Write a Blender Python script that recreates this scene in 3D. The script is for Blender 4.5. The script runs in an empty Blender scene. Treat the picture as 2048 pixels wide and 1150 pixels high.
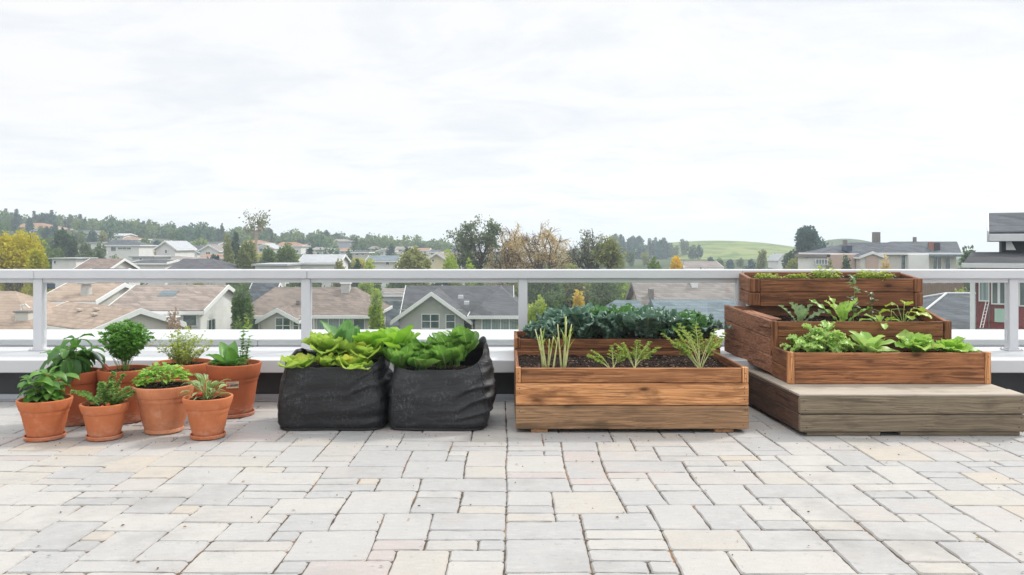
import bpy, bmesh, math, random
from mathutils import Vector, Matrix, noise
R = math.radians
scene = bpy.context.scene
COL = scene.collection
# ---------------------------------------------------------------- camera frame
F, H, CX, CY = 1593.0, 1.45, 1012.0, 490.0      # focal length in photo pixels, eye height, principal point
def gx(px, D): return (px - CX) / F * D
def gz(py, D): return H - (py - CY) / F * D
def at(px, py, D): return Vector((gx(px, D), D, gz(py, D)))
def lerp(a, b, t): return a + (b - a) * t
def interp(x, tab):
    if x <= tab[0][0]: return tab[0][1]
    for (x0, y0), (x1, y1) in zip(tab, tab[1:]):
        if x <= x1: return y0 + (y1 - y0) * (x - x0) / (x1 - x0)
    return tab[-1][1]
def smooth(t):
    t = max(0.0, min(1.0, t)); return t * t * (3 - 2 * t)
def nz(x, y=0.0, z=0.0): return noise.noise(Vector((x, y, z)))

# ---------------------------------------------------------------- mesh builder
class MB:
    def __init__(s):
        s.v = []; s.f = []; s.m = []; s.t = []; s.g = []
    def add(s, verts, faces, mi=0, tint=0.5, gc=None):
        o = len(s.v)
        s.v.extend([tuple(p) for p in verts])
        if isinstance(tint, (int, float)): s.t.extend([tint] * len(verts))
        else: s.t.extend(tint)
        s.g.extend(gc if gc is not None else [tuple(p) for p in verts])
        for f in faces:
            s.f.append([i + o for i in f]); s.m.append(mi)
        return o
    def hexa(s, c, mi=0, tint=None, axis=0, ch=0.004, rnd=random):
        """chamfered six-sided board; c[i] with i = x + 2 y + 4 z"""
        if tint is None: tint = rnd.random()
        c = [Vector(p) for p in c]
        L = [(c[1] - c[0]).length, (c[2] - c[0]).length, (c[4] - c[0]).length]
        e = [min(0.45, ch / max(l, 1e-6)) for l in L]
        off = (rnd.uniform(-50, 50), rnd.uniform(-50, 50), rnd.uniform(-50, 50))
        def tri(u, v, w):
            a = c[0].lerp(c[1], u); b = c[2].lerp(c[3], u); p = a.lerp(b, v)
            a = c[4].lerp(c[5], u); b = c[6].lerp(c[7], u); q = a.lerp(b, v)
            return p.lerp(q, w)
        idx = {}; vs = []
        for i in range(8):
            sg = (i & 1, (i >> 1) & 1, (i >> 2) & 1)
            for a in range(3):
                p = [(1 - e[k] if sg[k] else e[k]) if k != a else float(sg[k]) for k in range(3)]
                idx[(i, a)] = len(vs); vs.append(tri(*p))
        fs = []
        for a in range(3):
            b, d = (a + 1) % 3, (a + 2) % 3
            for sa in (0, 1):
                q = []
                for sb, sd in ((0, 0), (1, 0), (1, 1), (0, 1)):
                    q.append(idx[((sa << a) | (sb << b) | (sd << d), a)])
                fs.append(q if sa else q[::-1])
            for sb in (0, 1):
                for sd in (0, 1):
                    i0 = (sb << b) | (sd << d); i1 = i0 | (1 << a)
                    q = [idx[(i0, b)], idx[(i1, b)], idx[(i1, d)], idx[(i0, d)]]
                    fs.append(q if sb == sd else q[::-1])
        for i in range(8):
            q = [idx[(i, 0)], idx[(i, 1)], idx[(i, 2)]]
            fs.append(q if bin(i).count('1') % 2 else q[::-1])
        o = [(axis + k) % 3 for k in range(3)]
        gc = [(p[o[0]] + off[0], p[o[1]] + off[1], p[o[2]] + off[2]) for p in vs]
        s.add(vs, fs, mi, tint, gc)
    def box(s, x0, x1, y0, y1, z0, z1, mi=0, tint=None, axis=0, ch=0.004, rnd=random):
        s.hexa([(x, y, z) for z in (z0, z1) for y in (y0, y1) for x in (x0, x1)], mi, tint, axis, ch, rnd)
    def prism(s, poly, d, mi=0, tint=0.5):
        """extrude polygon (3-D points) along vector d, closed"""
        n = len(poly); d = Vector(d)
        vs = [Vector(p) for p in poly] + [Vector(p) + d for p in poly]
        fs = [list(range(n))[::-1], [n + i for i in range(n)]]
        for i in range(n):
            j = (i + 1) % n; fs.append([i, j, n + j, n + i])
        s.add(vs, fs, mi, tint)
    def tube(s, pts, rad, n=6, mi=0, tint=0.5, cap=True):
        pts = [Vector(p) for p in pts]
        if isinstance(rad, (int, float)): rad = [rad] * len(pts)
        vs = []; gc = []; fs = []
        up = Vector((0.31, 0.17, 0.93))
        for k, p in enumerate(pts):
            d = (pts[min(k + 1, len(pts) - 1)] - pts[max(k - 1, 0)])
            if d.length < 1e-9: d = Vector((0, 0, 1))
            d.normalize()
            a = d.cross(up)
            if a.length < 1e-3: a = d.cross(Vector((1, 0, 0)))
            a.normalize(); b = d.cross(a)
            for i in range(n):
                t = 2 * math.pi * i / n
                vs.append(p + (a * math.cos(t) + b * math.sin(t)) * rad[k])
                gc.append((k / max(1, len(pts) - 1), 0.6, tint))
        for k in range(len(pts) - 1):
            for i in range(n):
                j = (i + 1) % n
                fs.append([k * n + i, k * n + j, (k + 1) * n + j, (k + 1) * n + i])
        if cap:
            fs.append(list(range(n))[::-1]); fs.append([(len(pts) - 1) * n + i for i in range(n)])
        s.add(vs, fs, mi, tint, gc)
    def lathe(s, prof, c=(0, 0, 0), n=48, mi=0, tint=0.5, wob=0.0, seed=0.0):
        vs = []; fs = []
        for (r, z) in prof:
            for i in range(n):
                a = 2 * math.pi * i / n
                w = 1 + wob * nz(math.cos(a) * 1.2 + seed, math.sin(a) * 1.2, z * 4)
                vs.append((c[0] + r * w * math.cos(a), c[1] + r * w * math.sin(a), c[2] + z))
        for k in range(len(prof) - 1):
            for i in range(n):
                j = (i + 1) % n
                fs.append([k * n + i, k * n + j, (k + 1) * n + j, (k + 1) * n + i])
        s.add(vs, fs, mi, tint)
    def build(s, name, mats, parent=None, smooth=False, fix=False, auto=None):
        me = bpy.data.meshes.new(name)
        me.from_pydata(s.v, [], s.f)
        if not isinstance(mats, (list, tuple)): mats = [mats]
        for m in mats: me.materials.append(m)
        me.polygons.foreach_set('material_index', s.m)
        a = me.attributes.new('tint', 'FLOAT', 'POINT'); a.data.foreach_set('value', s.t)
        a = me.attributes.new('gc', 'FLOAT_VECTOR', 'POINT')
        a.data.foreach_set('vector', [q for p in s.g for q in p])
        if fix:
            bm = bmesh.new(); bm.from_mesh(me)
            bmesh.ops.recalc_face_normals(bm, faces=bm.faces); bm.to_mesh(me); bm.free()
        if smooth:
            me.polygons.foreach_set('use_smooth', [True] * len(me.polygons))
        me.update()
        if auto is not None:
            me.polygons.foreach_set('use_smooth', [True] * len(me.polygons))
            me.set_sharp_from_angle(angle=R(auto))
        o = bpy.data.objects.new(name, me); COL.objects.link(o)
        if parent is not None: o.parent = parent
        return o

def tag(o, label=None, cat=None, group=None, kind=None):
    if label: o['label'] = label
    if cat: o['category'] = cat
    if group: o['group'] = group
    if kind: o['kind'] = kind
    return o
def thing(name, label, cat, loc=(0, 0, 0), rz=0.0, group=None):
    o = bpy.data.objects.new(name, None); COL.objects.link(o)
    o.empty_display_size = 0.2
    o.location = loc; o.rotation_euler = (0, 0, rz)
    return tag(o, label, cat, group)

# ---------------------------------------------------------------- node helper
class NT:
    def __init__(s, tree): s.t = tree; tree.nodes.clear()
    def n(s, typ, ins=None, **props):
        nd = s.t.nodes.new(typ)
        for k, v in props.items(): setattr(nd, k, v)
        for k, v in (ins or {}).items():
            sock = nd.inputs[k]
            if isinstance(v, bpy.types.NodeSocket): s.t.links.new(v, sock)
            else:
                if isinstance(v, (tuple, list)) and len(v) == 3 and sock.type == 'RGBA': v = (*v, 1)
                sock.default_value = v
        return nd
    def math(s, op, a, b=0.0, c=None, clamp=False):
        ins = {0: a, 1: b}
        if c is not None: ins[2] = c
        return s.n('ShaderNodeMath', ins, operation=op, use_clamp=clamp).outputs[0]
    def mix(s, f, a, b, blend='MIX'):
        nd = s.n('ShaderNodeMix', {0: f, 6: a, 7: b}, data_type='RGBA', blend_type=blend)
        return nd.outputs[2]
    def noise(s, vec, scale, detail=4.0, rough=0.55, dist=0.0):
        return s.n('ShaderNodeTexNoise', {'Vector': vec, 'Scale': scale, 'Detail': detail, 'Roughness': rough, 'Distortion': dist}).outputs['Fac']
    def ramp(s, f, stops, interp='LINEAR'):
        nd = s.n('ShaderNodeValToRGB', {'Fac': f}); cr = nd.color_ramp; cr.interpolation = interp
        while len(cr.elements) < len(stops): cr.elements.new(0.5)
        for e, (p, c) in zip(cr.elements, stops):
            e.position = p
            e.color = (*c, 1) if isinstance(c, (tuple, list)) else (c, c, c, 1)
        return nd.outputs['Color']
    def rng(s, f, a, b, c=0.0, d=1.0):
        return s.n('ShaderNodeMapRange', {0: f, 1: a, 2: b, 3: c, 4: d}).outputs[0]
    def attr(s, name, out='Fac'): return s.n('ShaderNodeAttribute', attribute_name=name).outputs[out]
    def scale(s, v, k): return s.n('ShaderNodeVectorMath', {0: v, 1: k}, operation='MULTIPLY').outputs[0]
    def bump(s, h, strength=0.3, dist=0.01):
        return s.n('ShaderNodeBump', {'Height': h, 'Strength': strength, 'Distance': dist}).outputs[0]
    def out(s, shader, vol=None):
        o = s.n('ShaderNodeOutputMaterial')
        if shader is not None: s.t.links.new(shader, o.inputs['Surface'])
        if vol is not None: s.t.links.new(vol, o.inputs['Volume'])
    def pbr(s, **k):
        ins = {}
        for a, b in k.items(): ins[{'color': 'Base Color', 'rough': 'Roughness', 'metal': 'Metallic', 'normal': 'Normal', 'spec': 'Specular IOR Level', 'sheen': 'Sheen Weight', 'coat': 'Coat Weight'}[a]] = b
        return s.n('ShaderNodeBsdfPrincipled', ins).outputs[0]
def newmat(name):
    m = bpy.data.materials.new(name); m.use_nodes = True
    return m, NT(m.node_tree)
M = {}

def wood(name, light, mid, dark, grey=0.0, greycol=(.25, .22, .18), rough=.7):
    m, t = newmat(name)
    g = t.attr('gc', 'Vector'); ti = t.attr('tint')
    wv = t.n('ShaderNodeTexNoise', {'Vector': t.scale(g, (1.1, 3.0, 3.0)), 'Scale': 1.6, 'Detail': 2}).outputs['Color']
    gw = t.n('ShaderNodeVectorMath', {0: g, 1: t.scale(t.n('ShaderNodeVectorMath', {0: wv, 1: (.5, .5, .5)}, operation='SUBTRACT').outputs[0], (0, .05, .05))}, operation='ADD').outputs[0]
    gs = t.scale(gw, (.42, 17.0, 17.0))
    w = t.noise(gs, 1.5, 6, .62, .35)                    # broad cathedral grain
    fine = t.noise(t.scale(gw, (1.0, 80.0, 80.0)), 1.6, 4, .65)
    big = t.noise(t.scale(g, (1.0, 3.0, 3.0)), 2.2, 3, .5)
    c = t.ramp(w, [(.36, dark), (.43, mid), (.52, light), (.62, mid), (.66, tuple(x * .75 for x in mid)), (.7, light)])
    c = t.mix(t.rng(fine, .44, .60, 0.0, .85), c, dark)
    c = t.mix(t.rng(big, .5, .66, 0, .5), c, mid)
    c = t.mix(t.rng(t.noise(t.scale(gw, (.45, 9.0, 9.0)), 1.7, 3, .6, .2), .60, .70, 0, .7), c, tuple(x * .6 for x in dark))
    # knots
    vo = t.n('ShaderNodeTexVoronoi', {'Vector': t.scale(g, (2.2, 5.5, 5.5)), 'Scale': 1.0, 'Randomness': 1.0}, feature='F1').outputs['Distance']
    halo = t.rng(vo, .10, .34, .5, 0.0); c = t.mix(halo, c, dark); kn = t.rng(vo, .05, .12, .95, 0.0)
    c = t.mix(kn, c, tuple(x * .3 for x in dark))
    st = t.noise(t.scale(g, (2.0, 5.5, 5.5)), 1.4, 4, .6)      # dark weather stains
    c = t.mix(t.rng(st, .56, .70, 0, .7), c, tuple(x * .45 for x in dark))
    c = t.mix(t.rng(ti, 0, 1, 0, .45), c, tuple(x * .62 for x in mid))
    if grey: c = t.mix(t.rng(big, .2, .8, grey * .6, grey), c, greycol)
    hgt = t.math('ADD', w, t.math('MULTIPLY', fine, .6))
    sh = t.pbr(color=c, rough=rough, spec=.25, normal=t.bump(hgt, .45, .004))
    t.out(sh); M[name] = m
wood('cedar', (.60, .285, .125), (.43, .185, .075), (.115, .046, .021))
wood('cedar_pale', (.80, .415, .185), (.66, .305, .125), (.22, .088, .034))
wood('cedar_brown', (.36, .155, .068), (.24, .098, .043), (.075, .03, .015))
wood('cedar_side', (.42, .205, .12), (.30, .14, .08), (.115, .053, .032))
wood('cedar_grey', (.50, .29, .15), (.37, .205, .105), (.115, .065, .036), .22, (.26, .19, .12))
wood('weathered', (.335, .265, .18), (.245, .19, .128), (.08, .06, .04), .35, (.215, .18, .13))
wood('bleached', (.50, .43, .345), (.41, .345, .27), (.18, .135, .10), .5, (.46, .42, .36))
wood('cedar_red', (.52, .235, .10), (.37, .15, .064), (.105, .043, .021))
wood('shade_painted_timber', (.16, .09, .06), (.11, .062, .042), (.045, .025, .018))  # platform sides: the shadow they stand in is painted into the darker wood colour
wood('foot_wood', (.46, .27, .14), (.38, .20, .10), (.2, .1, .05))
wood('fence_wood', (.30, .19, .11), (.22, .13, .08), (.12, .07, .04), .3)

def simple(name, col, rough=.6, var=.12, sc=6.0, bump=.0, spec=.4, metal=0.0, bsc=60.0):
    m, t = newmat(name)
    oc = t.n('ShaderNodeTexCoord').outputs['Object']
    a = t.noise(oc, sc, 4, .6)
    c = t.mix(t.rng(a, .3, .7), tuple(x * (1 - var) for x in col), tuple(min(1, x * (1 + var)) for x in col))
    k = dict(color=c, rough=rough, spec=spec, metal=metal)
    if bump: k['normal'] = t.bump(t.noise(oc, bsc, 3, .6), bump, .005)
    t.out(t.pbr(**k)); M[name] = m
simple('white_paint', (.60, .61, .63), .45, .03, 3.0)
simple('ledge_white', (.58, .59, .605), .5, .03, 1.3, .05)
simple('ledge_grey', (.42, .43, .45), .5, .05, 1.5)
simple('dark_membrane', (.035, .036, .04), .6, .25, 2.0, .15)
simple('flashing', (.38, .40, .43), .4, .1, 3.0, metal=.2)
simple('dark_nail', (.03, .025, .02), .5)
simple('black_gap', (.015, .013, .012), .9)
simple('steel', (.45, .46, .48), .35, .1, 20, metal=.9)
simple('rust_handle', (.32, .07, .04), .5, .2, 20)
simple('tag_paper', (.62, .50, .36), .7, .1, 30)
simple('tag_ink', (.06, .03, .03), .6)
simple('tag_red', (.45, .05, .04), .6)
simple('tomato_orange', (.75, .14, .02), .3, .15, 30)
simple('tomato_red', (.42, .03, .02), .3, .15, 30)
simple('stalk_pale', (.55, .58, .26), .5, .2, 20)

def mk_paving():
    m, t = newmat('paver_stone')
    g = t.attr('gc', 'Vector'); ti = t.attr('tint')
    oc = t.n('ShaderNodeTexCoord').outputs['Object']
    c = t.ramp(ti, [(0.0, (.365, .362, .355)), (.2, (.395, .385, .37)), (.42, (.42, .405, .38)), (.58, (.355, .352, .345)), (.70, (.41, .385, .345)), (.82, (.40, .378, .352)), (.90, (.43, .385, .325)), (.95, (.40, .355, .335))], 'CONSTANT')
    n1 = t.noise(oc, 3.2, 5, .65); n2 = t.noise(t.scale(oc, (8, 26, 10)), 1.4, 4, .65); n3 = t.noise(oc, 120, 2, .6)
    c = t.mix(t.rng(n1, .34, .68, .0, .3), c, (.29, .295, .30))
    c = t.mix(t.rng(n2, .5, .72, 0, .5), c, (.46, .45, .435))
    c = t.mix(t.rng(n3, .58, .74, 0, .55), c, (.22, .215, .21))
    st = t.noise(oc, 1.1, 3, .6)
    c = t.mix(t.rng(st, .56, .68, 0, .45), c, (.41, .35, .315)); dk = t.noise(oc, .8, 5, .7); c = t.mix(t.rng(dk, .53, .68, 0, .5), c, (.25, .24, .228)); sp = t.noise(oc, 26, 3, .7); c = t.mix(t.rng(sp, .62, .70, 0, .4), c, (.17, .155, .14))
    h = t.math('ADD', t.math('MULTIPLY', n2, .9), t.math('ADD', t.math('MULTIPLY', n3, .35), n1))
    t.out(t.pbr(color=c, rough=.75, spec=.3, normal=t.bump(h, .5, .006))); M['paver_stone'] = m
    m, t = newmat('joint_sand')
    oc = t.n('ShaderNodeTexCoord').outputs['Object']
    a = t.noise(oc, 60, 3, .6); b = t.noise(oc, 2.3, 4, .7); d = t.noise(oc, 9.0, 3, .6)
    c = t.mix(t.rng(a, .3, .7), (.05, .042, .034), (.15, .12, .095))
    c = t.mix(t.rng(b, .52, .62, 0, .8), c, (.30, .17, .085))
    c = t.mix(t.rng(d, .66, .74, 0, .7), c, (.10, .10, .03))
    t.out(t.pbr(color=c, rough=.95, spec=.1, normal=t.bump(a, .8, .01))); M['joint_sand'] = m
mk_paving()

def mk_terracotta(name, a, b, chalk):
    m, t = newmat(name)
    oc = t.n('ShaderNodeTexCoord').outputs['Object']; ti = t.attr('tint')
    n1 = t.noise(oc, 5, 5, .6); n2 = t.noise(t.scale(oc, (3, 3, 30)), 2, 3, .6); n3 = t.noise(oc, 90, 2, .5)
    c = t.mix(t.rng(n1, .36, .64), tuple(x * .86 for x in a), b)
    c = t.mix(t.rng(n2, .55, .8, 0, .25), c, tuple(x * .7 for x in a))
    c = t.mix(t.rng(t.noise(oc, 9, 5, .7), .54, .70, 0, chalk * 2.6), c, (.60, .40, .30)); c = t.mix(t.rng(t.noise(oc, 3, 4, .6), .55, .7, 0, .35), c, tuple(x * .55 for x in a))
    sep = t.n('ShaderNodeSeparateXYZ', {0: oc}).outputs[2]; rnd_ = t.n('ShaderNodeObjectInfo').outputs['Random']
    band = t.math('MULTIPLY', t.rng(sep, .03, .12, 1.0, 0.0), t.rng(t.noise(t.scale(oc, (9, 9, 22)), 1.5, 5, .7), .42, .64)); c = t.mix(t.math('MULTIPLY', band, t.rng(rnd_, 0, 1, .15, .75)), c, (.62, .45, .36))
    drip = t.noise(t.scale(oc, (26, 26, 3.0)), 1.2, 4, .6); c = t.mix(t.rng(drip, .56, .70, 0, .35), c, tuple(x * .6 for x in a))
    c = t.mix(t.rng(rnd_, 0, 1, 0, .3), c, tuple(x * y for x, y in zip(b, (.85, 1.05, 1.2))))
    t.out(t.pbr(color=c, rough=.72, spec=.25, normal=t.bump(n3, .2, .003))); M[name] = m
mk_terracotta('terracotta', (.56, .165, .06), (.62, .195, .08), .10)
mk_terracotta('terracotta_deep', (.40, .095, .034), (.46, .12, .045), .04)
mk_terracotta('terracotta_pale', (.58, .20, .09), (.64, .25, .12), .18)

def mk_soil():
    m, t = newmat('soil')
    oc = t.n('ShaderNodeTexCoord').outputs['Object']
    v = t.n('ShaderNodeTexVoronoi', {'Vector': oc, 'Scale': 75.0}, feature='F1')
    n1 = t.noise(oc, 40, 4, .65)
    c = t.ramp(t.n('ShaderNodeSeparateColor', {0: v.outputs['Color']}).outputs[0], [(0, (.012, .008, .006)), (.55, (.035, .02, .014)), (.86, (.075, .045, .03)), (.94, (.30, .2, .14)), (1, (.42, .33, .27))], 'CONSTANT')
    c = t.mix(t.rng(n1, .3, .7, 0, .6), c, (.02, .012, .009))
    h = t.math('SUBTRACT', n1, t.math('MULTIPLY', v.outputs['Distance'], .9))
    t.out(t.pbr(color=c, rough=.95, spec=.15, normal=t.bump(h, 1.0, .02))); M['soil'] = m
mk_soil()

def mk_bag(name, base, dust):
    m, t = newmat(name)
    oc = t.n('ShaderNodeTexCoord').outputs['Object']
    w = t.noise(t.scale(oc, (1, 1, 1)), 320, 1, .5); n1 = t.noise(oc, 6, 4, .65); n2 = t.noise(t.scale(oc, (1, 1, .7)), 55, 3, .7)
    c = t.mix(t.math('MULTIPLY', t.rng(n1, .42, .66), t.rng(n2, .5, .68), clamp=True), base, dust)
    rg = t.rng(n2, .3, .7, .32, .55)
    cr = t.noise(t.n('ShaderNodeMapping', {'Vector': oc, 'Rotation': (0, R(38), 0), 'Scale': (6, 6, 18)}).outputs[0], 1.0, 4, .6, .8); h = t.math('ADD', t.math('ADD', t.math('MULTIPLY', w, .5), t.math('MULTIPLY', n2, .6)), t.math('MULTIPLY', cr, 2.6))
    t.out(t.pbr(color=c, rough=rg, spec=.42, normal=t.bump(h, .7, .006))); M[name] = m
mk_bag('bag_black', (.0095, .0097, .011), (.07, .07, .076))
mk_bag('bag_charcoal', (.017, .0175, .0195), (.085, .087, .094))

def leafmat(name, a, b, rib, edge=None, rough=.42, trans=.32, vein=.55, tl=None, spec=.45, nv=9.0, spots=None):
    m, t = newmat(name)
    g = t.attr('gc', 'Vector'); ti = t.attr('tint')
    oc = t.n('ShaderNodeTexCoord').outputs['Object']
    sp = t.n('ShaderNodeSeparateXYZ', {0: g})
    u, v = sp.outputs[0], t.math('ABSOLUTE', sp.outputs[1])
    c = t.mix(ti, a, b)
    n1 = t.noise(oc, 28, 3, .6)
    c = t.mix(t.rng(n1, .35, .68, 0, .45), c, tuple(x * .62 for x in a))
    if edge: c = t.mix(t.rng(v, .55, 1.0, 0, .8), c, edge)
    if vein > 0:
        mid = t.rng(v, .03, .09, vein, 0.0)
        sv = t.math('SINE', t.math('MULTIPLY', t.math('SUBTRACT', u, t.math('MULTIPLY', v, .28)), nv * 6.283))
        svm = t.math('MULTIPLY', t.rng(sv, .82, 1.0, 0, vein * .55), t.rng(v, .0, .95, 1, 0.15))
        c = t.mix(t.math('MAXIMUM', mid, svm), c, rib)
    if spots: c = t.mix(t.rng(t.noise(oc, 90, 2, .5), .6, .66, 0, .9), c, spots)
    s1 = t.pbr(color=c, rough=rough, spec=spec, normal=t.bump(n1, .25, .004))
    tc = t.mix(.5, c, tl or tuple(min(1, x * 1.5) for x in b))
    s2 = t.n('ShaderNodeBsdfTranslucent', {'Color': tc}).outputs[0]
    t.out(t.n('ShaderNodeMixShader', {0: trans, 1: s1, 2: s2}).outputs[0]); M[name] = m
leafmat('basil_leaf', (0.063, 0.181, 0.025), (0.157, 0.348, 0.048), (.22, .36, .10))
leafmat('basil_dark', (0.041, 0.138, 0.022), (0.117, 0.290, 0.041), (.16, .30, .08))
leafmat('parsley_leaf', (0.063, 0.203, 0.028), (0.204, 0.435, 0.069), (.2, .3, .1), vein=0)
leafmat('dill_leaf', (.28, .36, .05), (.50, .56, .12), (.3, .35, .1), vein=0)
leafmat('herb_leaf', (0.070, 0.217, 0.034), (0.188, 0.406, 0.069), (.2, .3, .1))
leafmat('mint_leaf', (0.125, 0.348, 0.041), (0.407, 0.638, 0.096), (.3, .4, .1), vein=.4)
leafmat('tomato_leaf', (0.094, 0.232, 0.041), (0.266, 0.435, 0.096), (.2, .3, .1), vein=.3)
leafmat('stripe_leaf', (.10, .22, .05), (.22, .36, .08), (.6, .62, .4), edge=(.55, .58, .36), vein=.8)
leafmat('lettuce_leaf', (.27, .44, .05), (.44, .58, .11), (.58, .66, .28), edge=(.34, .52, .06), trans=.4, vein=.6, nv=5)
leafmat('lettuce_yellow', (.45, .52, .06), (.60, .62, .10), (.66, .68, .26), trans=.4, vein=.6, nv=5)
leafmat('broad_leaf', (0.172, 0.420, 0.034), (0.376, 0.609, 0.062), (.36, .5, .14), vein=.5, nv=5, rough=.35)
leafmat('cabbage_leaf', (0.086, 0.232, 0.069), (0.188, 0.377, 0.124), (.38, .48, .26), vein=.6, nv=5)
leafmat('spinach_leaf', (.040, .145, .022), (.22, .42, .07), (.42, .54, .24), vein=.75, nv=5, rough=.3)
leafmat('kale_leaf', (.06, .155, .11), (.19, .31, .23), (.40, .52, .34), edge=(.21, .33, .25), vein=.85, trans=.15, nv=6, rough=.38)
leafmat('kale_bright', (.055, .18, .05), (.14, .31, .09), (.34, .46, .2), edge=(.14, .28, .12), vein=.85, trans=.2, nv=6)
leafmat('carrot_leaf', (.22, .36, .04), (.44, .55, .10), (.3, .4, .1), vein=0)
leafmat('celery_leaf', (0.251, 0.493, 0.083), (0.564, 0.750, 0.234), (.5, .6, .35), vein=.3, trans=.3)
leafmat('mustard_leaf', (0.188, 0.420, 0.055), (0.470, 0.652, 0.138), (.42, .5, .28), vein=.7, nv=5)
leafmat('grey_leaf', (.13, .24, .09), (.24, .34, .16), (.34, .28, .26), vein=.7, nv=5)
leafmat('sprout_leaf', (.30, .42, .04), (.46, .55, .09), (.5, .6, .2), vein=.2)
leafmat('squash_leaf', (.26, .40, .035), (.40, .52, .06), (.5, .58, .18), vein=.5, nv=5)
leafmat('purple_leaf', (.13, .14, .07), (.22, .2, .1), (.3, .2, .16), vein=.4)
leafmat('stem_green', (.20, .30, .07), (.32, .42, .12), (.3, .4, .1), vein=0, trans=.1)
def wpart(mb, name, mats, parent=None, **k):
    """build from world-space vertices under an unrotated parent"""
    if parent is not None:
        w = Vector((0, 0, 0)); p = parent
        while p is not None: w = w + p.location; p = p.parent
        mb.v = [(a - w.x, b - w.y, c - w.z) for a, b, c in mb.v]
    return mb.build(name, mats, parent, **k)

# ================================================================ PAVING
def make_paving():
    rnd = random.Random(11)
    U = 0.131; x0 = -9.04; nx = 138; y0 = 0.9; ny = 52
    occ = [[False] * ny for _ in range(nx)]
    wall = {69}                                           # one long straight joint runs to the parapet
    mb = MB()
    sizes = [(3, 2), (2, 2), (3, 1), (2, 1), (4, 2), (2, 3), (3, 3), (4, 1)]
    wts = [22, 16, 17, 15, 9, 8, 5, 6]
    for j in range(ny):
        for i in range(nx):
            if occ[i][j]: continue
            order = []
            pool = list(zip(sizes, wts))
            while pool:
                k = rnd.choices(range(len(pool)), [p[1] for p in pool])[0]
                order.append(pool.pop(k)[0])
            order.append((1, 1))
            for (w, d) in order:
                if i + w > nx or j + d > ny: continue
                if any(i < q < i + w for q in wall): continue
                if any(occ[i + a][j + b] for a in range(w) for b in range(d)): continue
                # avoid leaving single-cell orphans
                if i + w < nx and not occ[i + w][j] and (i + w + 1 >= nx or occ[i + w + 1][j] or (i + w + 1) in wall) and w > 2 and d == 1: continue
                break
            for a in range(w):
                for b in range(d): occ[i + a][j + b] = True
            X0, X1 = x0 + i * U, x0 + (i + w) * U; Y0, Y1 = y0 + j * U, y0 + (j + d) * U
            def wob(x, y): return Vector((nz(x * 1.1, y * 1.1, 3.3) * .034, nz(x * 1.1, y * 1.1, 8.8) * .028))
            gap = 0.0031
            ring = []
            def side(ax, ay, bx, by, nxn, nyn, n):
                for k in range(n):
                    t = k / n
                    if k == 0: t = .016 / max(abs(bx - ax) + abs(by - ay), .01)
                    x, y = lerp(ax, bx, t), lerp(ay, by, t)
                    g = max(.0010, gap + .0052 * nz(x * 9, y * 9, 4.4) + .0045 * nz(x * 29, y * 29, i * .7) + .0025 * nz(x * 80, y * 80))
                    q = wob(x, y)
                    ring.append((x + q.x - nxn * g, y + q.y - nyn * g))
                t = 1 - .016 / max(abs(bx - ax) + abs(by - ay), .01)
                x, y = lerp(ax, bx, t), lerp(ay, by, t); q = wob(x, y); g = gap
                ring.append((x + q.x - nxn * g, y + q.y - nyn * g))
            nw, nd = w * 4, d * 4
            side(X0, Y0, X1, Y0, 0, -1, nw); side(X1, Y0, X1, Y1, 1, 0, nd)
            side(X1, Y1, X0, Y1, 0, 1, nw); side(X0, Y1, X0, Y0, -1, 0, nd)
            cx, cy = (X0 + X1) / 2, (Y0 + Y1) / 2
            tx, ty, tz = rnd.uniform(-.005, .005), rnd.uniform(-.005, .005), rnd.uniform(-.0018, .0018)
            n = len(ring); vs = []
            for (x, y) in ring:
                lx, ly = x - cx, y - cy
                L = math.hypot(lx, ly); s = max(0, (L - .0075) / L)
                vs.append((cx + lx * s, cy + ly * s, tz + lx * tx + ly * ty))
            for (x, y) in ring: vs.append((x, y, tz - .007 + (x - cx) * tx + (y - cy) * ty))
            for (x, y) in ring: vs.append((x, y, -.03))
            fs = [list(range(n))]
            for r in (0, 1):
                for k in range(n):
                    k2 = (k + 1) % n
                    fs.append([r * n + k, (r + 1) * n + k, (r + 1) * n + k2, r * n + k2])
            mb.add(vs, fs, 0, rnd.random())
    lit = MB(); rl = random.Random(3)
    for k in range(420):                                   # dry flecks of leaf and soil caught on the stones
        if k < 200: x, y = rl.uniform(-4.5, 5), rl.uniform(2.8, 6.2)
        else: x, y = rl.choice((rl.gauss(-2.9, .6), rl.gauss(-1, .6), rl.gauss(1, .7), rl.gauss(3, .7))), rl.gauss(5.95, .18)
        s = rl.uniform(.004, .013) * (1 if k < 200 else .7); a = rl.uniform(0, 6.28); ca, sa = math.cos(a) * s, math.sin(a) * s; w = rl.uniform(.3, .6)
        lit.add([(x - ca, y - sa, .006), (x - sa * w, y + ca * w, .011), (x + ca, y + sa, .007), (x + sa * w, y - ca * w, .005)], [[0, 1, 2, 3]], 0, rl.random())
    lm, lt = newmat('dry_leaf'); lt.out(lt.pbr(color=lt.ramp(lt.attr('tint'), [(0, (.04, .028, .02)), (.5, (.13, .075, .035)), (.8, (.30, .17, .07)), (1, (.34, .26, .12))]), rough=.9))
    tag(lit.build('leaf_litter', lm), kind='stuff')
    o = mb.build('paving', M['paver_stone'], auto=25)
    tag(o, kind='structure')
    b = MB(); b.box(-9.2, 9.2, .8, 7.8, -.25, -.0085, 0, .5)
    tag(b.build('paving_bed', M['joint_sand']), kind='structure')
make_paving()

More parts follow.
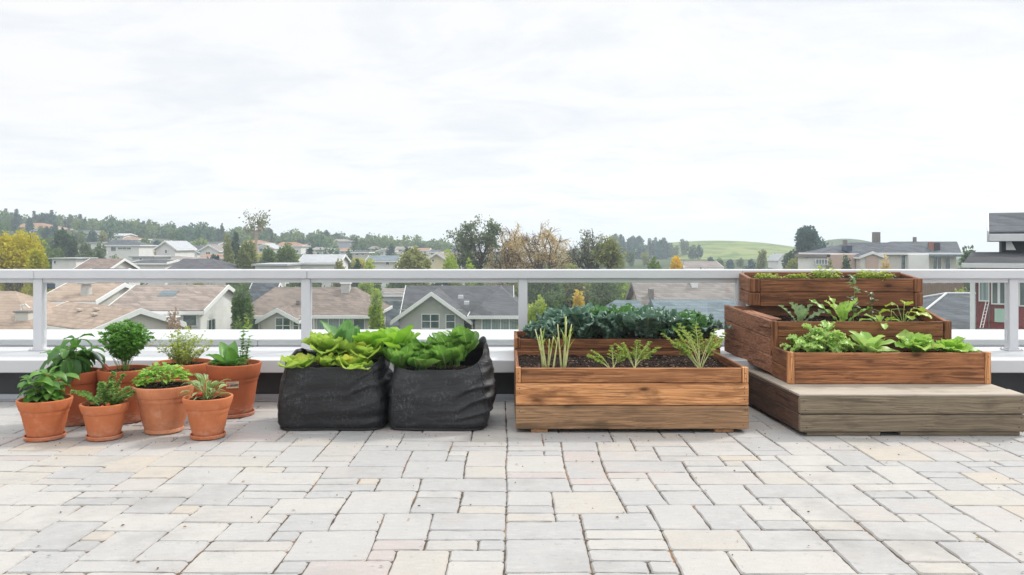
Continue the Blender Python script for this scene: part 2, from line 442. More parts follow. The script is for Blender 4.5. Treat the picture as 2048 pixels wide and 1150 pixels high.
# ================================================================ PARAPET AND RAILING
WX0, WX1 = -9.0, 9.0
par = thing('parapet', 'low stepped roof parapet with white metal copings over a dark wall', 'parapet', (0, 7.45, 0))
b = MB(); b.box(WX0, WX1, 7.46, 7.80, -.2, .285, 0, .5, ch=.01); wpart(b, 'dark_wall', M['dark_membrane'], par)
b = MB(); b.hexa([(WX0, 7.44, 0), (WX1, 7.44, 0), (WX0, 7.458, 0), (WX1, 7.458, 0), (WX0, 7.446, .05), (WX1, 7.446, .05), (WX0, 7.458, .056), (WX1, 7.458, .056)], ch=.003)
b.box(WX0, WX1, 7.385, 7.439, .002, .010, ch=.002)
wpart(b, 'base_flashing', M['flashing'], par)
joints = [-9.0, -5.9, -2.62, .42, 3.05, 5.35, 9.0]
b = MB()
for a, c in zip(joints, joints[1:]):
    b.box(a + .002, c - .002, 7.30, 8.35, .277, .397, ch=.008)
wpart(b, 'lower_coping', M['ledge_white'], par)
b = MB()
for a, c in zip([-9, -5.6, -2.58, .65, 3.7, 9], [-5.6, -2.58, .65, 3.7, 9, 9]):
    if c > a: b.box(a + .002, c - .002, 8.27, 9.25, .40, .470, ch=.007)
wpart(b, 'upper_coping', M['ledge_white'], par)
b = MB(); b.box(WX0, WX1, 7.85, 9.1, -9.0, .27, ch=.01); wpart(b, 'outer_wall', M['ledge_grey'], par)

rail = thing('railing', 'white metal roof railing with square posts and clear panels', 'railing', (0, 7.95, .397))
posts = [gx(77, 7.95), gx(612, 7.95), gx(1046, 7.95), gx(1482, 7.95), gx(2026, 7.95), gx(2480, 7.95), gx(-420, 7.95)]
b = MB()
cuts = [-9.0] + sorted([posts[0] - .02, posts[1] + .02, posts[3], posts[4] + .1]) + [9.0]
for a, c in zip(cuts, cuts[1:]): b.box(a + .0012, c - .0012, 7.90, 8.06, 1.116, 1.206, ch=.008)
wpart(b, 'top_rail', M['white_paint'], rail)
b = MB()
ps = sorted(posts)
for a, c in zip(ps, ps[1:]): b.box(a + .046, c - .046, 7.945, 8.01, 1.074, 1.115, ch=.003)
wpart(b, 'lower_rail', M['white_paint'], rail)
for x in ps:
    b = MB(); b.box(x - .045, x + .045, 7.93, 8.02, .397, 1.1155, axis=2, ch=.005)
    p = wpart(b, 'post', M['white_paint'], rail)
    b = MB(); b.box(x - .075, x + .075, 7.90, 8.05, .398, .412, ch=.004); b.box(x - .05, x + .05, 7.925, 8.025, .412, .425, ch=.003)
    for dx in (-.062, .062):
        for yy in (7.912, 8.038): b.tube([(x + dx, yy, .411), (x + dx, yy, .420)], .007, 6)
    wpart(b, 'base_plate', M['white_paint'], p)
def mk_glass():
    m, t = newmat('rail_glass')
    fr = t.n('ShaderNodeFresnel', {'IOR': 1.45}).outputs[0]
    tr = t.n('ShaderNodeBsdfTransparent', {'Color': (.965, .98, .975, 1)}).outputs[0]
    gl = t.n('ShaderNodeBsdfGlossy', {'Color': (1, 1, 1, 1), 'Roughness': .02}).outputs[0]
    t.out(t.n('ShaderNodeMixShader', {0: t.math('MULTIPLY', fr, .55), 1: tr, 2: gl}).outputs[0]); M['rail_glass'] = m
mk_glass()
for a, c in zip(ps, ps[1:]):
    b = MB(); b.box(a + .05, c - .05, 7.972, 7.980, .46, 1.0735, ch=.001)
    wpart(b, 'glass_panel', M['rail_glass'], rail)

# ================================================================ SOIL
def soil(name, parent, fn, x0, x1, y0, y1, n=60, amp=.012, seed=0, warp=None):
    """soil surface over a rectangle or inside a superellipse, lumpy"""
    mb = MB(); vs = []; fs = []
    ny = max(6, int(n * (y1 - y0) / (x1 - x0)))
    for j in range(ny + 1):
        for i in range(n + 1):
            x, y = lerp(x0, x1, i / n), lerp(y0, y1, j / ny)
            z = fn(x, y) + amp * nz(x * 9 + seed, y * 9) + amp * .7 * nz(x * 31 + seed, y * 31)
            vs.append((warp(x, y) if warp else x, y, z))
    for j in range(ny):
        for i in range(n):
            k = j * (n + 1) + i; fs.append([k, k + 1, k + n + 2, k + n + 1])
    mb.add(vs, fs)
    rnd = random.Random(seed + 5)
    for k in range(int(n * ny * .10)):                       # clods and chips lying on it
        x, y = rnd.uniform(x0 + .02, x1 - .02), rnd.uniform(y0 + .02, y1 - .02); r = rnd.uniform(.003, .009)
        z = fn(x, y) + amp * nz(x * 9 + seed, y * 9) + .002
        ax = Vector((rnd.uniform(-1, 1), rnd.uniform(-1, 1), rnd.uniform(-1, 1))).normalized()
        q = Matrix.Rotation(rnd.uniform(0, 6), 3, ax)
        vs = [q @ Vector(v) * r + Vector((x, y, z)) for v in ((1.3, 0, 0), (-1.3, 0, 0), (0, 1, 0), (0, -1, 0), (0, 0, .7), (0, 0, -.7))]
        mb.add(vs, [[0, 2, 4], [2, 1, 4], [1, 3, 4], [3, 0, 4], [2, 0, 5], [1, 2, 5], [3, 1, 5], [0, 3, 5]])
    return wpart(mb, name, M['soil'], parent, smooth=False)
def soil_disc(name, parent, cx, cy, z, r, seed=0, dome=.012, ry=None, pw=2.0):
    mb = MB(); vs = [(cx, cy, z + dome)]; fs = []; n = 40; rings = 10; ry = ry or r
    for k in range(1, rings + 1):
        for i in range(n):
            a = 2 * math.pi * i / n; t = k / rings
            ca, sa = math.cos(a), math.sin(a)
            x = cx + r * t * math.copysign(abs(ca) ** (2 / pw), ca); y = cy + ry * t * math.copysign(abs(sa) ** (2 / pw), sa)
            vs.append((x, y, z + dome * (1 - t * t) + .011 * nz(x * 14 + seed, y * 14) + .008 * nz(x * 40, y * 40 + seed)))
    for i in range(n): fs.append([0, 1 + i, 1 + (i + 1) % n])
    for k in range(rings - 1):
        for i in range(n):
            j = (i + 1) % n; a = 1 + k * n; fs.append([a + i, a + n + i, a + n + j, a + j])
    mb.add(vs, fs)
    rnd = random.Random(seed + 9)
    for k in range(70):
        a, q = rnd.uniform(0, 6.28), math.sqrt(rnd.random()) * .9; s = rnd.uniform(.003, .008)
        x, y = cx + r * q * math.cos(a), cy + ry * q * math.sin(a)
        zz = z + dome * (1 - q * q) + .011 * nz(x * 14 + seed, y * 14) + .003
        vs = [Vector(v) * s + Vector((x, y, zz)) for v in ((1.3, .2, 0), (-1.2, 0, .2), (0, 1, 0), (.2, -1, 0), (0, 0, .8), (0, 0, -.7))]
        mb.add(vs, [[0, 2, 4], [2, 1, 4], [1, 3, 4], [3, 0, 4], [2, 0, 5], [1, 2, 5], [3, 1, 5], [0, 3, 5]])
    return wpart(mb, name, M['soil'], parent)

# ================================================================ CLAY POTS
POT = {}
def clay_pot(key, px, D, r1, h, r0, label, saucer=None, mat='terracotta', foot=False, tilt=0.0, rim=.27, fill=.035):
    X = gx(px, D); zb = .002
    t = thing('clay_pot', label, 'pot', (X, D, zb), 0, 'terracotta pots grouped on the paving')
    sz = .014 if saucer else 0.0
    rh = h * rim; rw = r1 * .045 + .004
    rb = lerp(r0, r1 - rw, (h - rh - sz) / (h - sz))
    prof = [(0.0001, sz + .002), (r0 - .006, sz + .002), (r0, sz + .008)]
    if foot: prof += [(r0, sz + .03), (r0 - .003, sz + .034)]
    for k in range(1, 9):
        q = k / 8; prof.append((lerp(r0, rb, q) + .004 * math.sin(q * math.pi), lerp(sz + .034 if foot else sz + .008, h - rh, q)))
    prof += [(rb + .002, h - rh), (rb + rw * .8, h - rh + .004), (rb + rw, h - rh + .011), (r1, h - .012), (r1 - .003, h - .003), (r1 - .009, h), (r1 - .018, h - .003), (r1 - .023, h - .014), (r1 - .026, h - rh), (r1 - .03, h - rh - .03)]
    b = MB(); b.lathe(prof, (X, D, zb), 64, wob=.012, seed=px * .013)
    body = wpart(b, 'pot_body', M[mat], t, auto=40)
    if saucer:
        b = MB(); b.lathe([(.0001, 0), (saucer - .012, 0), (saucer - .004, .006), (saucer, .026), (saucer - .003, .031), (saucer - .010, .029), (saucer - .016, .012), (.0002, .011)], (X, D, zb), 56, wob=.012, seed=px)
        wpart(b, 'saucer', M[mat], t, auto=40)
    soil_disc('soil', t, X, D, h - fill, r1 - .024, seed=int(px))
    POT[key] = (X, D, h - fill + zb, r1, h)
    return t, body
clay_pot('a1', 90, 5.98, .190, .300, .118, 'small terracotta pot on a saucer at the left front, planted with bushy bright basil', .143)
clay_pot('a2', 209, 5.98, .172, .268, .108, 'smallest terracotta pot on a saucer, planted with a tomato seedling', .128)
clay_pot('a3', 328, 6.20, .226, .366, .142, 'pale terracotta pot with footed base and no saucer, planted with pale green mint', None, 'terracotta_pale', True, rim=.24, fill=.015)
clay_pot('a4', 416, 6.01, .183, .310, .108, 'small terracotta pot on a saucer planted with striped leaves, in front of the tagged pot', .128, 'terracotta')
clay_pot('b1', 147, 6.48, .203, .428, .150, 'tall dark terracotta pot holding the tall large leaved basil', None, 'terracotta_deep', rim=.22)
clay_pot('b2', 249, 6.56, .208, .435, .150, 'tall dark terracotta pot holding the dense curly parsley', None, 'terracotta_deep', rim=.22)
clay_pot('b3', 366, 6.98, .250, .425, .18, 'wide terracotta pot at the back holding feathery yellow green dill', None, 'terracotta', rim=.24)
tb, body4 = clay_pot('b4', 468, 6.80, .228, .445, .150, 'tall terracotta pot on a saucer with a paper tag stuck to its side', .172, 'terracotta_deep', rim=.26)
# paper tag on the body of the tagged pot
def pot_tag():
    X, D, z, r1, h = POT['b4']
    rows = 10; cols = 10
    a0, a1 = R(-88), R(-61); z0, z1 = .262, .318
    def P(a, zz, off):
        r = lerp(.150, .213, (zz - .014) / (.329 - .014)) + .0045 + off
        return (X + r * math.cos(a), D + r * math.sin(a), zz)
    def strip(mb, f0, f1, g0, g1, off, mi):
        vs = []; fs = []; n = max(2, int(10 * (f1 - f0)))
        for k in range(n + 1):
            a = lerp(a0, a1, lerp(f0, f1, k / n))
            for zz in (lerp(z0, z1, g0), lerp(z0, z1, g1)):
                vs.append(P(a, zz, off)); vs.append(P(a, zz, off - .002))
        for k in range(n):
            o = k * 4
            fs += [[o, o + 4, o + 6, o + 2], [o + 1, o + 3, o + 7, o + 5], [o, o + 1, o + 5, o + 4], [o + 2, o + 6, o + 7, o + 3]]
        fs += [[0, 2, 3, 1], [n * 4, n * 4 + 1, n * 4 + 3, n * 4 + 2]]
        mb.add(vs, fs, mi)
    b = MB(); strip(b, 0, 1, 0, 1, .002, 0)
    tg = wpart(b, 'paper_tag', M['tag_paper'], body4, fix=True)
    b = MB()
    strip(b, .03, .26, .22, .62, .0032, 1)
    rnd = random.Random(4); f = .30
    while f < .94:
        w = rnd.uniform(.02, .05); strip(b, f, f + w, .22 + rnd.uniform(0, .08), .62 + rnd.uniform(-.05, .05), .0032, 0); f += w + rnd.uniform(.012, .03)
    strip(b, .1, .8, .78, .84, .0032, 0)
    b2 = b.v; w = Vector((X, D, .002)); b.v = [(p[0] - w.x, p[1] - w.y, p[2] - w.z) for p in b2]
    o = b.build('print', [M['tag_ink'], M['tag_red']], body4, fix=True)
pot_tag()

# hand tool leaning in the parsley pot
def tool():
    X, D, z, r1, h = POT['b2']
    p0 = Vector((gx(216, 6.42), 6.42, gz(737, 6.42))); p1 = Vector((gx(186, 6.50), 6.50, gz(704, 6.50)))
    t = thing('garden_tool', 'small grey garden tool with rusty red handle end propped on the parsley pot rim', 'garden tool', tuple(p0))
    d = (p1 - p0)
    b = MB(); b.tube([p0 - d * .12, p0, p0 + d * .22, p0 + d * .25], [.011, .014, .012, .008], 10); wpart(b, 'handle', M['rust_handle'], t, auto=50)
    b = MB(); b.tube([p0 + d * .25, p0 + d * .5], [.006, .006], 8)
    s = d.cross(Vector((0, 1, 0))).normalized(); n = s.cross(d).normalized()
    vs = []; fs = []
    for k in range(7):
        q = k / 6; w = .020 * math.sin(math.pi * (.25 + q * .75)) + .002; c = p0 + d * (.45 + .62 * q)
        for u in (-1, -.5, 0, .5, 1): vs.append(c + s * w * u + n * (.007 * u * u))
    m5 = len(vs)
    vs += [v - n * .0025 for v in vs]
    for k in range(6):
        for i in range(4):
            a = k * 5 + i; fs.append([a, a + 1, a + 6, a + 5]); fs.append([m5 + a, m5 + a + 5, m5 + a + 6, m5 + a + 1])
    b.add(vs, fs); wpart(b, 'blade', M['steel'], t, auto=50)
tool()

# ================================================================ GROW BAGS
def grow_bag(key, xl, xr, y0, dep, top, label, mat, seed, bulge, foldamp, handles):
    cx, cy = (xl + xr) / 2, y0 + dep / 2; A, B = (xr - xl) / 2, dep / 2
    t = thing('grow_bag', label, 'grow bag', (cx, cy, 0), 0, 'black grow bags on the paving')
    na, nk = 144, 54
    def prof(q):      # horizontal swell by relative height
        base = .93 + .07 * math.sin(min(1, q / .12) * math.pi / 2)
        return base + bulge * math.sin(math.pi * min(1, q * 1.05)) - .055 * q
    def P(a, q, inset=0.0, zz=None):
        ca, sa = math.cos(a), math.sin(a)
        pw = lerp(7, 4.2, q)
        ex, ey = math.copysign(abs(ca) ** (2 / pw), ca), math.copysign(abs(sa) ** (2 / pw), sa)
        s = prof(q)
        zt = top(ex, ey)
        z = q * zt
        x, y = A * s * ex, B * s * ey
        # folds running diagonally, strongest near the corners
        k = abs(ex * ey) ** 1.5
        f = nz(ex * 2.2 + seed, ey * 2.2, z * 4.0) * .022 + nz(x * 6 + z * 5 + seed, y * 6, z * 8) * .012 + nz(x * 15 - z * 12 + seed, y * 15, z * 19) * .005
        sl = (x * .55 - z * 1.25 + .12 * nz(x * 3 + seed, z * 3)) if ey < 0 else (y * .6 + z * 1.1)
        ridge = 1 - abs(nz(sl * 8 + seed * 3, (x + z) * 1.3, seed)) * 2.6
        f += foldamp * max(0, ridge) * (.10 + .90 * smooth((ex * 1.1 + .1))) * (.35 + .65 * math.sin(math.pi * min(1, q * 1.1)))
        f += .003 * math.sin(z * 46 + nz(x * 5, y * 5) * 4) * math.exp(-(q / .16) ** 2)
        f *= (1 - .6 * smooth((q - .85) / .15))
        L = math.hypot(ex, ey)
        return Vector((cx + x + ex / L * (f - inset), cy + y + ey / L * (f - inset), (z if zz is None else zz) + (.012 * nz(ex * 3 + seed, ey * 3) * q)))
    mb = MB(); vs = []; fs = []
    for k in range(nk + 1):
        q = k / nk
        for i in range(na): vs.append(P(2 * math.pi * i / na, q))
    deep = 8
    for k in range(1, deep + 1):
        for i in range(na):
            a = 2 * math.pi * i / na
            p = P(a, 1 - k * .035, .007 if k < 2 else .014); vs.append(p)
    for i in range(na):     # bottom row pulled slightly to the ground
        v = vs[i]; vs[i] = Vector((v.x, v.y, .003))
    rows = nk + 1 + deep
    for k in range(rows - 1):
        for i in range(na):
            j = (i + 1) % na; fs.append([k * na + i, k * na + j, (k + 1) * na + j, (k + 1) * na + i])
    fs.append(list(range(na))[::-1])
    mb.add(vs, fs)
    wpart(mb, 'bag_fabric', M[mat], t, smooth=True)
    # side seams
    for a in ((-.80, -2.36) if seed == 8 else (-.74, -2.42)):
        b = MB(); pts = [P(a, q / 24, -.001) for q in range(25)]; b.tube(pts, .0045, 5); wpart(b, 'seam', M[mat], t, smooth=True)
    # sewn bottom hem
    b = MB(); pts = [P(2 * math.pi * i / 72, .02) for i in range(73)]
    pts = [Vector((p.x + (p.x - cx) * .012, p.y + (p.y - cy) * .012, .012)) for p in pts]
    b.tube(pts, .010, 6, cap=False); wpart(b, 'hem', M[mat], t, smooth=True)
    for (ex0, ey0, dx, dy, hz) in handles:      # webbing loops
        b = MB(); pts = []
        for k in range(13):
            q = k / 12 * math.pi
            pts.append((cx + A * ex0 + dx * math.cos(q), cy + B * ey0 + dy * math.cos(q), top(ex0, ey0) - .06 + hz * math.sin(q)))
        vs = []; fs = []
        side = Vector((-dy, dx, 0)).normalized() if (dx or dy) else Vector((1, 0, 0))
        for p in pts:
            p = Vector(p); 
            for u, w in ((-1, -1), (1, -1), (1, 1), (-1, 1)): vs.append(p + side * .012 * u + Vector((0, 0, .002 * w)))
        for k in range(12):
            for i in range(4): fs.append([k * 4 + i, k * 4 + (i + 1) % 4, k * 4 + 4 + (i + 1) % 4, k * 4 + 4 + i])
        b.add(vs, fs); wpart(b, 'handle', M[mat], t, smooth=True, fix=True)
    soil_disc('soil', t, cx, cy, top(0, -1) - .045, A * .90, seed=seed, ry=B * .90, pw=4.0)
    return t
def top1(ex, ey): return .498 + .055 * smooth((ey + .3) / 1.2) + .10 * smooth((ex - .55) / .45) * smooth((ey + 1.0) / .8) + .03 * smooth((-ex - .7) / .3)
def top2(ex, ey): return .475 + .185 * smooth((ex - .38) / .62) * smooth((ey + 1.25) / .9) + .03 * smooth((ey) / 1.0) + .02 * smooth((-ex - .6) / .4)
grow_bag('bag1', gx(554, 6.22), gx(762, 6.22), 6.20, .62, top1, 'matt black fabric grow bag filled with pale green lettuces', 'bag_black', 3, .055, .036, [(.97, .1, 0, .05, .10), (-.85, .75, .05, .02, .07)])
grow_bag('bag2', gx(778, 6.22), gx(975, 6.22), 6.20, .60, top2, 'creased charcoal grow bag with a raised right corner, filled with dark green spinach', 'bag_charcoal', 8, .075, .044, [])

# ================================================================ WOODEN PLANTERS
rw = random.Random(21)
def nails(mb, pts, mi=1, r=.004):
    for (x, y, z) in pts: mb.tube([(x, y + .004, z), (x, y - .002, z)], r, 8, mi)
# --- front raised planter
X0, X1, Y0, Y1 = gx(1031, 6.14), gx(1498, 6.14), 6.14, 7.22
pl = thing('planter_box', 'long low cedar planter box of three planks on two feet, with leeks and carrots', 'planter', ((X0 + X1) / 2, 6.68, 0), 0, 'raised planter boxes')
W = .030
b = MB()
b.box(X0, X1, Y0, Y0 + W, .030, .209, 0, .25, rnd=rw, ch=.006)
nails(b, [(X0 + .03, Y0, .17), (X0 + .035, Y0, .06), (X1 - .03, Y0, .175), (X1 - .045, Y0, .06)])
wpart(b, 'bottom_plank', [M['cedar_grey'], M['dark_nail']], pl)
b = MB()
b.box(X0 + .002, X1 - .002, Y0 - .002, Y0 + W, .215, .382, 0, .05, rnd=rw, ch=.006)
nails(b, [(X0 + .03, Y0 - .002, .345), (X0 + .032, Y0 - .002, .31), (X1 - .035, Y0 - .002, .35), (X1 - .035, Y0 - .002, .31), (X1 - .035, Y0 - .002, .26)])
wpart(b, 'middle_plank', [M['cedar_pale'], M['dark_nail']], pl)
b = MB()
b.box(X0 + .043, X1 - .055, Y0 + .004, Y0 + W + .004, .387, .500, 0, .75, rnd=rw, ch=.005)
wpart(b, 'top_plank', M['cedar'], pl)
for x, s in ((X0 + .003, .037), (X1 - .053, .05)):
    b = MB(); b.box(x, x + s, Y0 + .001, Y0 + .045, .387, .506, 0, .1, axis=2, rnd=rw, ch=.004)
    nails(b, [(x + s / 2, Y0 + .001, .46), (x + s / 2 + .004, Y0 + .001, .42)])
    wpart(b, 'corner_block', [M['cedar_pale'], M['dark_nail']], pl)
for (x, sx) in ((X0, 1), (X1 - W, -1)):
    b = MB()
    for (z0, z1) in ((.030, .211), (.214, .384), (.387, .500)):
        b.box(x + .002, x + W - .002, Y0 + .047 if z0 > .35 else Y0 + W + .002, Y1, z0, z1, 0, None, axis=1, rnd=rw, ch=.005)
    wpart(b, 'side_panel', M['cedar_brown'], pl)
b = MB()
for (z0, z1) in ((.030, .211), (.214, .384), (.387, .492)): b.box(X0 + W + .001, X1 - W - .001, Y1 - W, Y1 - .002, z0, z1, rnd=rw)
wpart(b, 'back_panel', M['cedar_brown'], pl)
for px0, px1 in ((1062, 1096), (1430, 1468)):
    b = MB(); a, c = gx(px0, 6.14), gx(px1, 6.14)
    b.box(a, c, Y0 + .012, Y1 - .05, .001, .029, axis=1, rnd=rw, ch=.003); wpart(b, 'foot', M['foot_wood'], pl)
soil('soil', pl, lambda x, y: .425 + .03 * smooth((y - 6.3) / .9), X0 + W, X1 - W, Y0 + W + .004, Y1 - W, 110, .014, 3)
PLF = (X0, X1, Y0, Y1)
# --- back raised planter, standing on the coping
BX0, BX1, BY0, BY1 = gx(1029, 7.30), gx(1442, 7.30), 7.30, 7.88
pb = thing('planter_box', 'cedar planter box behind the low one, packed with curly kale', 'planter', ((BX0 + BX1) / 2, 7.6, .397), 0, 'raised planter boxes')
b = MB()
b.box(BX0 + .052, BX1 - .06, BY0 + .003, BY0 + W, .505, .588, 0, .4, rnd=rw, ch=.005)
b.box(BX0 + .003, BX1 - .003, BY0 + .006, BY0 + W, .400, .502, 0, .7, rnd=rw, ch=.005)
wpart(b, 'front_panel', M['cedar_brown'], pb)
for x, s in ((BX0, .05), (BX1 - .058, .058)):
    b = MB(); b.box(x, x + s, BY0, BY0 + .05, .505, .596, 0, .2, axis=2, rnd=rw); wpart(b, 'corner_block', M['cedar'], pb)
for x in (BX0, BX1 - W):
    b = MB()
    b.box(x, x + W, BY0 + .052, BY1, .505, .600, axis=1, rnd=rw); b.box(x, x + W, BY0 + W + .002, BY1, .400, .502, axis=1, rnd=rw)
    wpart(b, 'side_panel', M['cedar'], pb)
b = MB(); b.box(BX0 + W + .001, BX1 - W - .001, BY1 - W, BY1 - .002, .505, .600, rnd=rw); b.box(BX0 + W + .001, BX1 - W - .001, BY1 - W, BY1 - .002, .400, .502, rnd=rw)
wpart(b, 'back_panel', M['cedar_brown'], pb)
soil('soil', pb, lambda x, y: .555, BX0 + W, BX1 - W, BY0 + W, BY1 - W, 80, .012, 8)

# --- terraced bed
bed = thing('terraced_bed', 'stepped timber garden bed of three planted tiers on a weathered grey platform', 'garden bed', (3.05, 6.7, 0))
def slanted(mb, fx, fy, bx, by, fz0, fz1, bz0, bz1, th, mi=0, tint=None, sx=1):
    """board running back from (fx,fy) to (bx,by), thickness th towards +x*sx"""
    d = th * sx
    a0, a1 = (fx, fx + d) if sx > 0 else (fx + d, fx); c0, c1 = (bx, bx + d) if sx > 0 else (bx + d, bx)
    mb.hexa([(a0, fy, fz0), (a1, fy, fz0), (c0, by, bz0), (c1, by, bz0), (a0, fy, fz1), (a1, fy, fz1), (c0, by, bz1), (c1, by, bz1)], mi, tint, 1, .005, rw)
P0, P1, PY = 2.226, 3.935, 6.03
b = MB()
b.box(P0, P1, PY, PY + .04, .1705, .297, 0, .3, rnd=rw, ch=.006); b.box(P0 + .001, P1 - .001, PY + .002, PY + .04, .034, .164, 0, .45, rnd=rw, ch=.006)
nails(b, [(P0 + .03, PY, .27), (P0 + .04, PY, .20), (P1 - .03, PY, .275), (P1 - .05, PY, .215), (P1 - .03, PY, .14), (P1 - .05, PY, .07), (P0 + .05, PY, .07)])
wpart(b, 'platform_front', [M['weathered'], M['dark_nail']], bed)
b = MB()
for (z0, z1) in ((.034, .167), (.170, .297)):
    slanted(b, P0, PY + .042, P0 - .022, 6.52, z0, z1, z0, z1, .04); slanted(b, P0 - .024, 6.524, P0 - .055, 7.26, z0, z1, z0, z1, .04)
wpart(b, 'platform_side', M['shade_painted_timber'], bed)
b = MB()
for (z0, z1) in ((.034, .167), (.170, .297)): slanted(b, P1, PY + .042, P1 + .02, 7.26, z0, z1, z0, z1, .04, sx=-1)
wpart(b, 'platform_side', M['shade_painted_timber'], bed)
b = MB()
for (y0, y1) in ((6.035, 6.26), (6.264, 6.49), (6.494, 6.78), (6.784, 7.26)):
    b.hexa([(P0 - .03 * (y0 - 6.03), y0, .300), (P1 + .002, y0, .300), (P0 - .03 * (y1 - 6.03), y1, .300), (P1 + .02, y1, .300), (P0 - .03 * (y0 - 6.03), y0, .318), (P1 + .002, y0, .318), (P0 - .03 * (y1 - 6.03), y1, .318), (P1 + .02, y1, .318)], 0, None, 0, .003, rw)
wpart(b, 'platform_top', M['bleached'], bed)
for (xa, xb) in ((P0 + .06, 2.845), (2.995, P1 - .03)):
    b = MB(); b.box(xa, xb, PY + .02, PY + .11, .001, .033, 0, .6, rnd=rw, ch=.004); wpart(b, 'skid', M['weathered'], bed)
# low front tier
T0, T1, TY = 2.300, 3.948, 6.48
b = MB()
b.box(T0 + .05, T1 - .05, TY + .004, TY + .036, .319, .437, 0, .2, rnd=rw, ch=.005); b.box(T0 + .05, T1 - .05, TY + .004, TY + .036, .440, .572, 0, .35, rnd=rw, ch=.005)
wpart(b, 'lower_tier_front', M['cedar_red'], bed)
for x in (T0, T1 - .048):
    b = MB(); b.box(x, x + .048, TY, TY + .05, .319, .578, 0, .1, axis=2, rnd=rw)
    nails(b, [(x + .025, TY, .54), (x + .022, TY, .36)]); wpart(b, 'corner_post', [M['cedar_pale'], M['dark_nail']], bed)
b = MB()
for (z0, z1) in ((.319, .445), (.448, .572)): slanted(b, T0 + .004, TY + .052, T0 - .012, 6.86, z0, z1, z0 + .012, z1 + .006, .035)
wpart(b, 'lower_tier_side', M['cedar_brown'], bed)
b = MB()
for (z0, z1) in ((.319, .445), (.448, .572)): slanted(b, T1 - .004, TY + .052, T1 - .05, 7.26, z0, z1, z0, z1, .035, sx=-1)
wpart(b, 'lower_tier_side', M['cedar_brown'], bed)
soil('soil', bed, lambda x, y: .535, T0 + .03, T1 - .045, TY + .036, 6.86, 90, .014, 12)
# middle tier
S0, S1, SY, SB = 2.300, 3.845, 6.87, 7.76
b = MB()
b.box(S0 + .048, S1 - .07, SY + .003, SY + .035, .530, .655, 0, .6, rnd=rw, ch=.005); b.box(S0 + .048, S1 - .07, SY + .003, SY + .035, .658, .788, 0, .3, rnd=rw, ch=.005)
wpart(b, 'middle_tier_front', M['cedar_brown'], bed)
b = MB(); b.box(S0, S0 + .046, SY - .002, SY + .05, .53, .794, 0, .3, axis=2, rnd=rw); wpart(b, 'corner_post', M['cedar_brown'], bed)
b = MB(); b.box(S1 - .068, S1, SY - .002, SY + .05, .53, .794, 0, .3, axis=2, rnd=rw)
wpart(b, 'corner_post', M['cedar_brown'], bed)
b = MB()
fz = [.335, .485, .640, .792]; bz = [.420, .572, .722, .872]
for k in range(3): slanted(b, S0 - .002, SY + .053 if k else 6.865, 2.125, SB, fz[k], fz[k + 1] - .004, bz[k], bz[k + 1] - .004, .04, 0, .3 * k)
b.hexa([(S0 + .045, 7.0, .786), (S0 + .13, 7.02, .786), (2.19, 7.45, .826), (2.30, 7.45, .826), (S0 + .045, 7.0, .80), (S0 + .13, 7.02, .80), (2.19, 7.45, .842), (2.30, 7.45, .842)], 0, .1, 1, .004, rw)
wpart(b, 'middle_tier_side', M['cedar_side'], bed)
b = MB()
slanted(b, S1, SY + .053, 4.02, SB, .66, .790, .70, .87, .04, sx=-1); slanted(b, S1, SY + .053, 4.02, SB, .42, .656, .42, .696, .04, sx=-1)
wpart(b, 'middle_tier_side', M['cedar_brown'], bed)
soil('soil', bed, lambda x, y: .735 + .03 * smooth((y - 7.2) / .5), S0 - .02, S1 - .04, SY + .035, 7.72, 90, .014, 17, warp=lambda x, y: x + (y - 6.9) * (.125 if x < 3.05 else .17) * (x - 3.05) / .75)
# top tier
Q0, Q1, QY, QB = 2.312, 3.955, 7.55, 7.885
b = MB()
b.box(Q0 + .10, Q1 - .085, QY + .004, QY + .04, .868, 1.000, 0, .5, rnd=rw, ch=.006); b.box(Q0 + .10, Q1 - .085, QY + .006, QY + .04, 1.003, 1.130, 0, .25, rnd=rw, ch=.006)
wpart(b, 'top_tier_front', M['cedar_brown'], bed)
for x, w in ((Q0, .098), (Q1 - .083, .083)):
    b = MB(); b.box(x, x + w, QY - .004, QY + .06, .872, .996, 0, .5, axis=2, rnd=rw, ch=.008); wpart(b, 'corner_post', M['cedar_brown'], bed)
    b = MB(); b.box(x + .003, x + w - .002, QY, QY + .06, 1.001, 1.134, 0, .3, axis=2, rnd=rw, ch=.008)
    wpart(b, 'corner_post', M['cedar_brown'], bed)
b = MB()
for (z0, z1, w0, w1) in ((.872, .998, .90, 1.03), (1.001, 1.134, 1.034, 1.172)): slanted(b, Q0 + .002, QY + .062, Q0 - .004, QB, z0, z1, w0, w1, .04)
wpart(b, 'top_tier_side', M['cedar_side'], bed)
b = MB()
for (z0, z1, w0, w1) in ((.872, .998, .90, 1.03), (1.001, 1.134, 1.034, 1.172)): slanted(b, Q1 - .002, QY + .062, Q1 - .02, QB, z0, z1, w0, w1, .04, sx=-1)
wpart(b, 'top_tier_side', M['cedar_brown'], bed)
b = MB(); b.box(Q0 + .045, Q1 - .065, QB - .04, QB - .004, .90, 1.03, rnd=rw); b.box(Q0 + .045, Q1 - .065, QB - .04, QB - .004, 1.034, 1.182, rnd=rw)
wpart(b, 'top_tier_back', M['cedar_brown'], bed)
b = MB(); b.box(Q0 + .05, Q1 - .07, QY + .042, QB - .042, .88, .90, rnd=rw); wpart(b, 'top_tier_base', M['cedar_side'], bed)
b = MB(); b.box(2.20, 3.98, 7.66, 7.70, .42, .862, 0, .8, rnd=rw); wpart(b, 'middle_tier_back', M['cedar_side'], bed)
soil('soil', bed, lambda x, y: 1.098 + .045 * smooth((y - QY) / .33), Q0 + .04, Q1 - .06, QY + .04, QB - .04, 90, .012, 23)
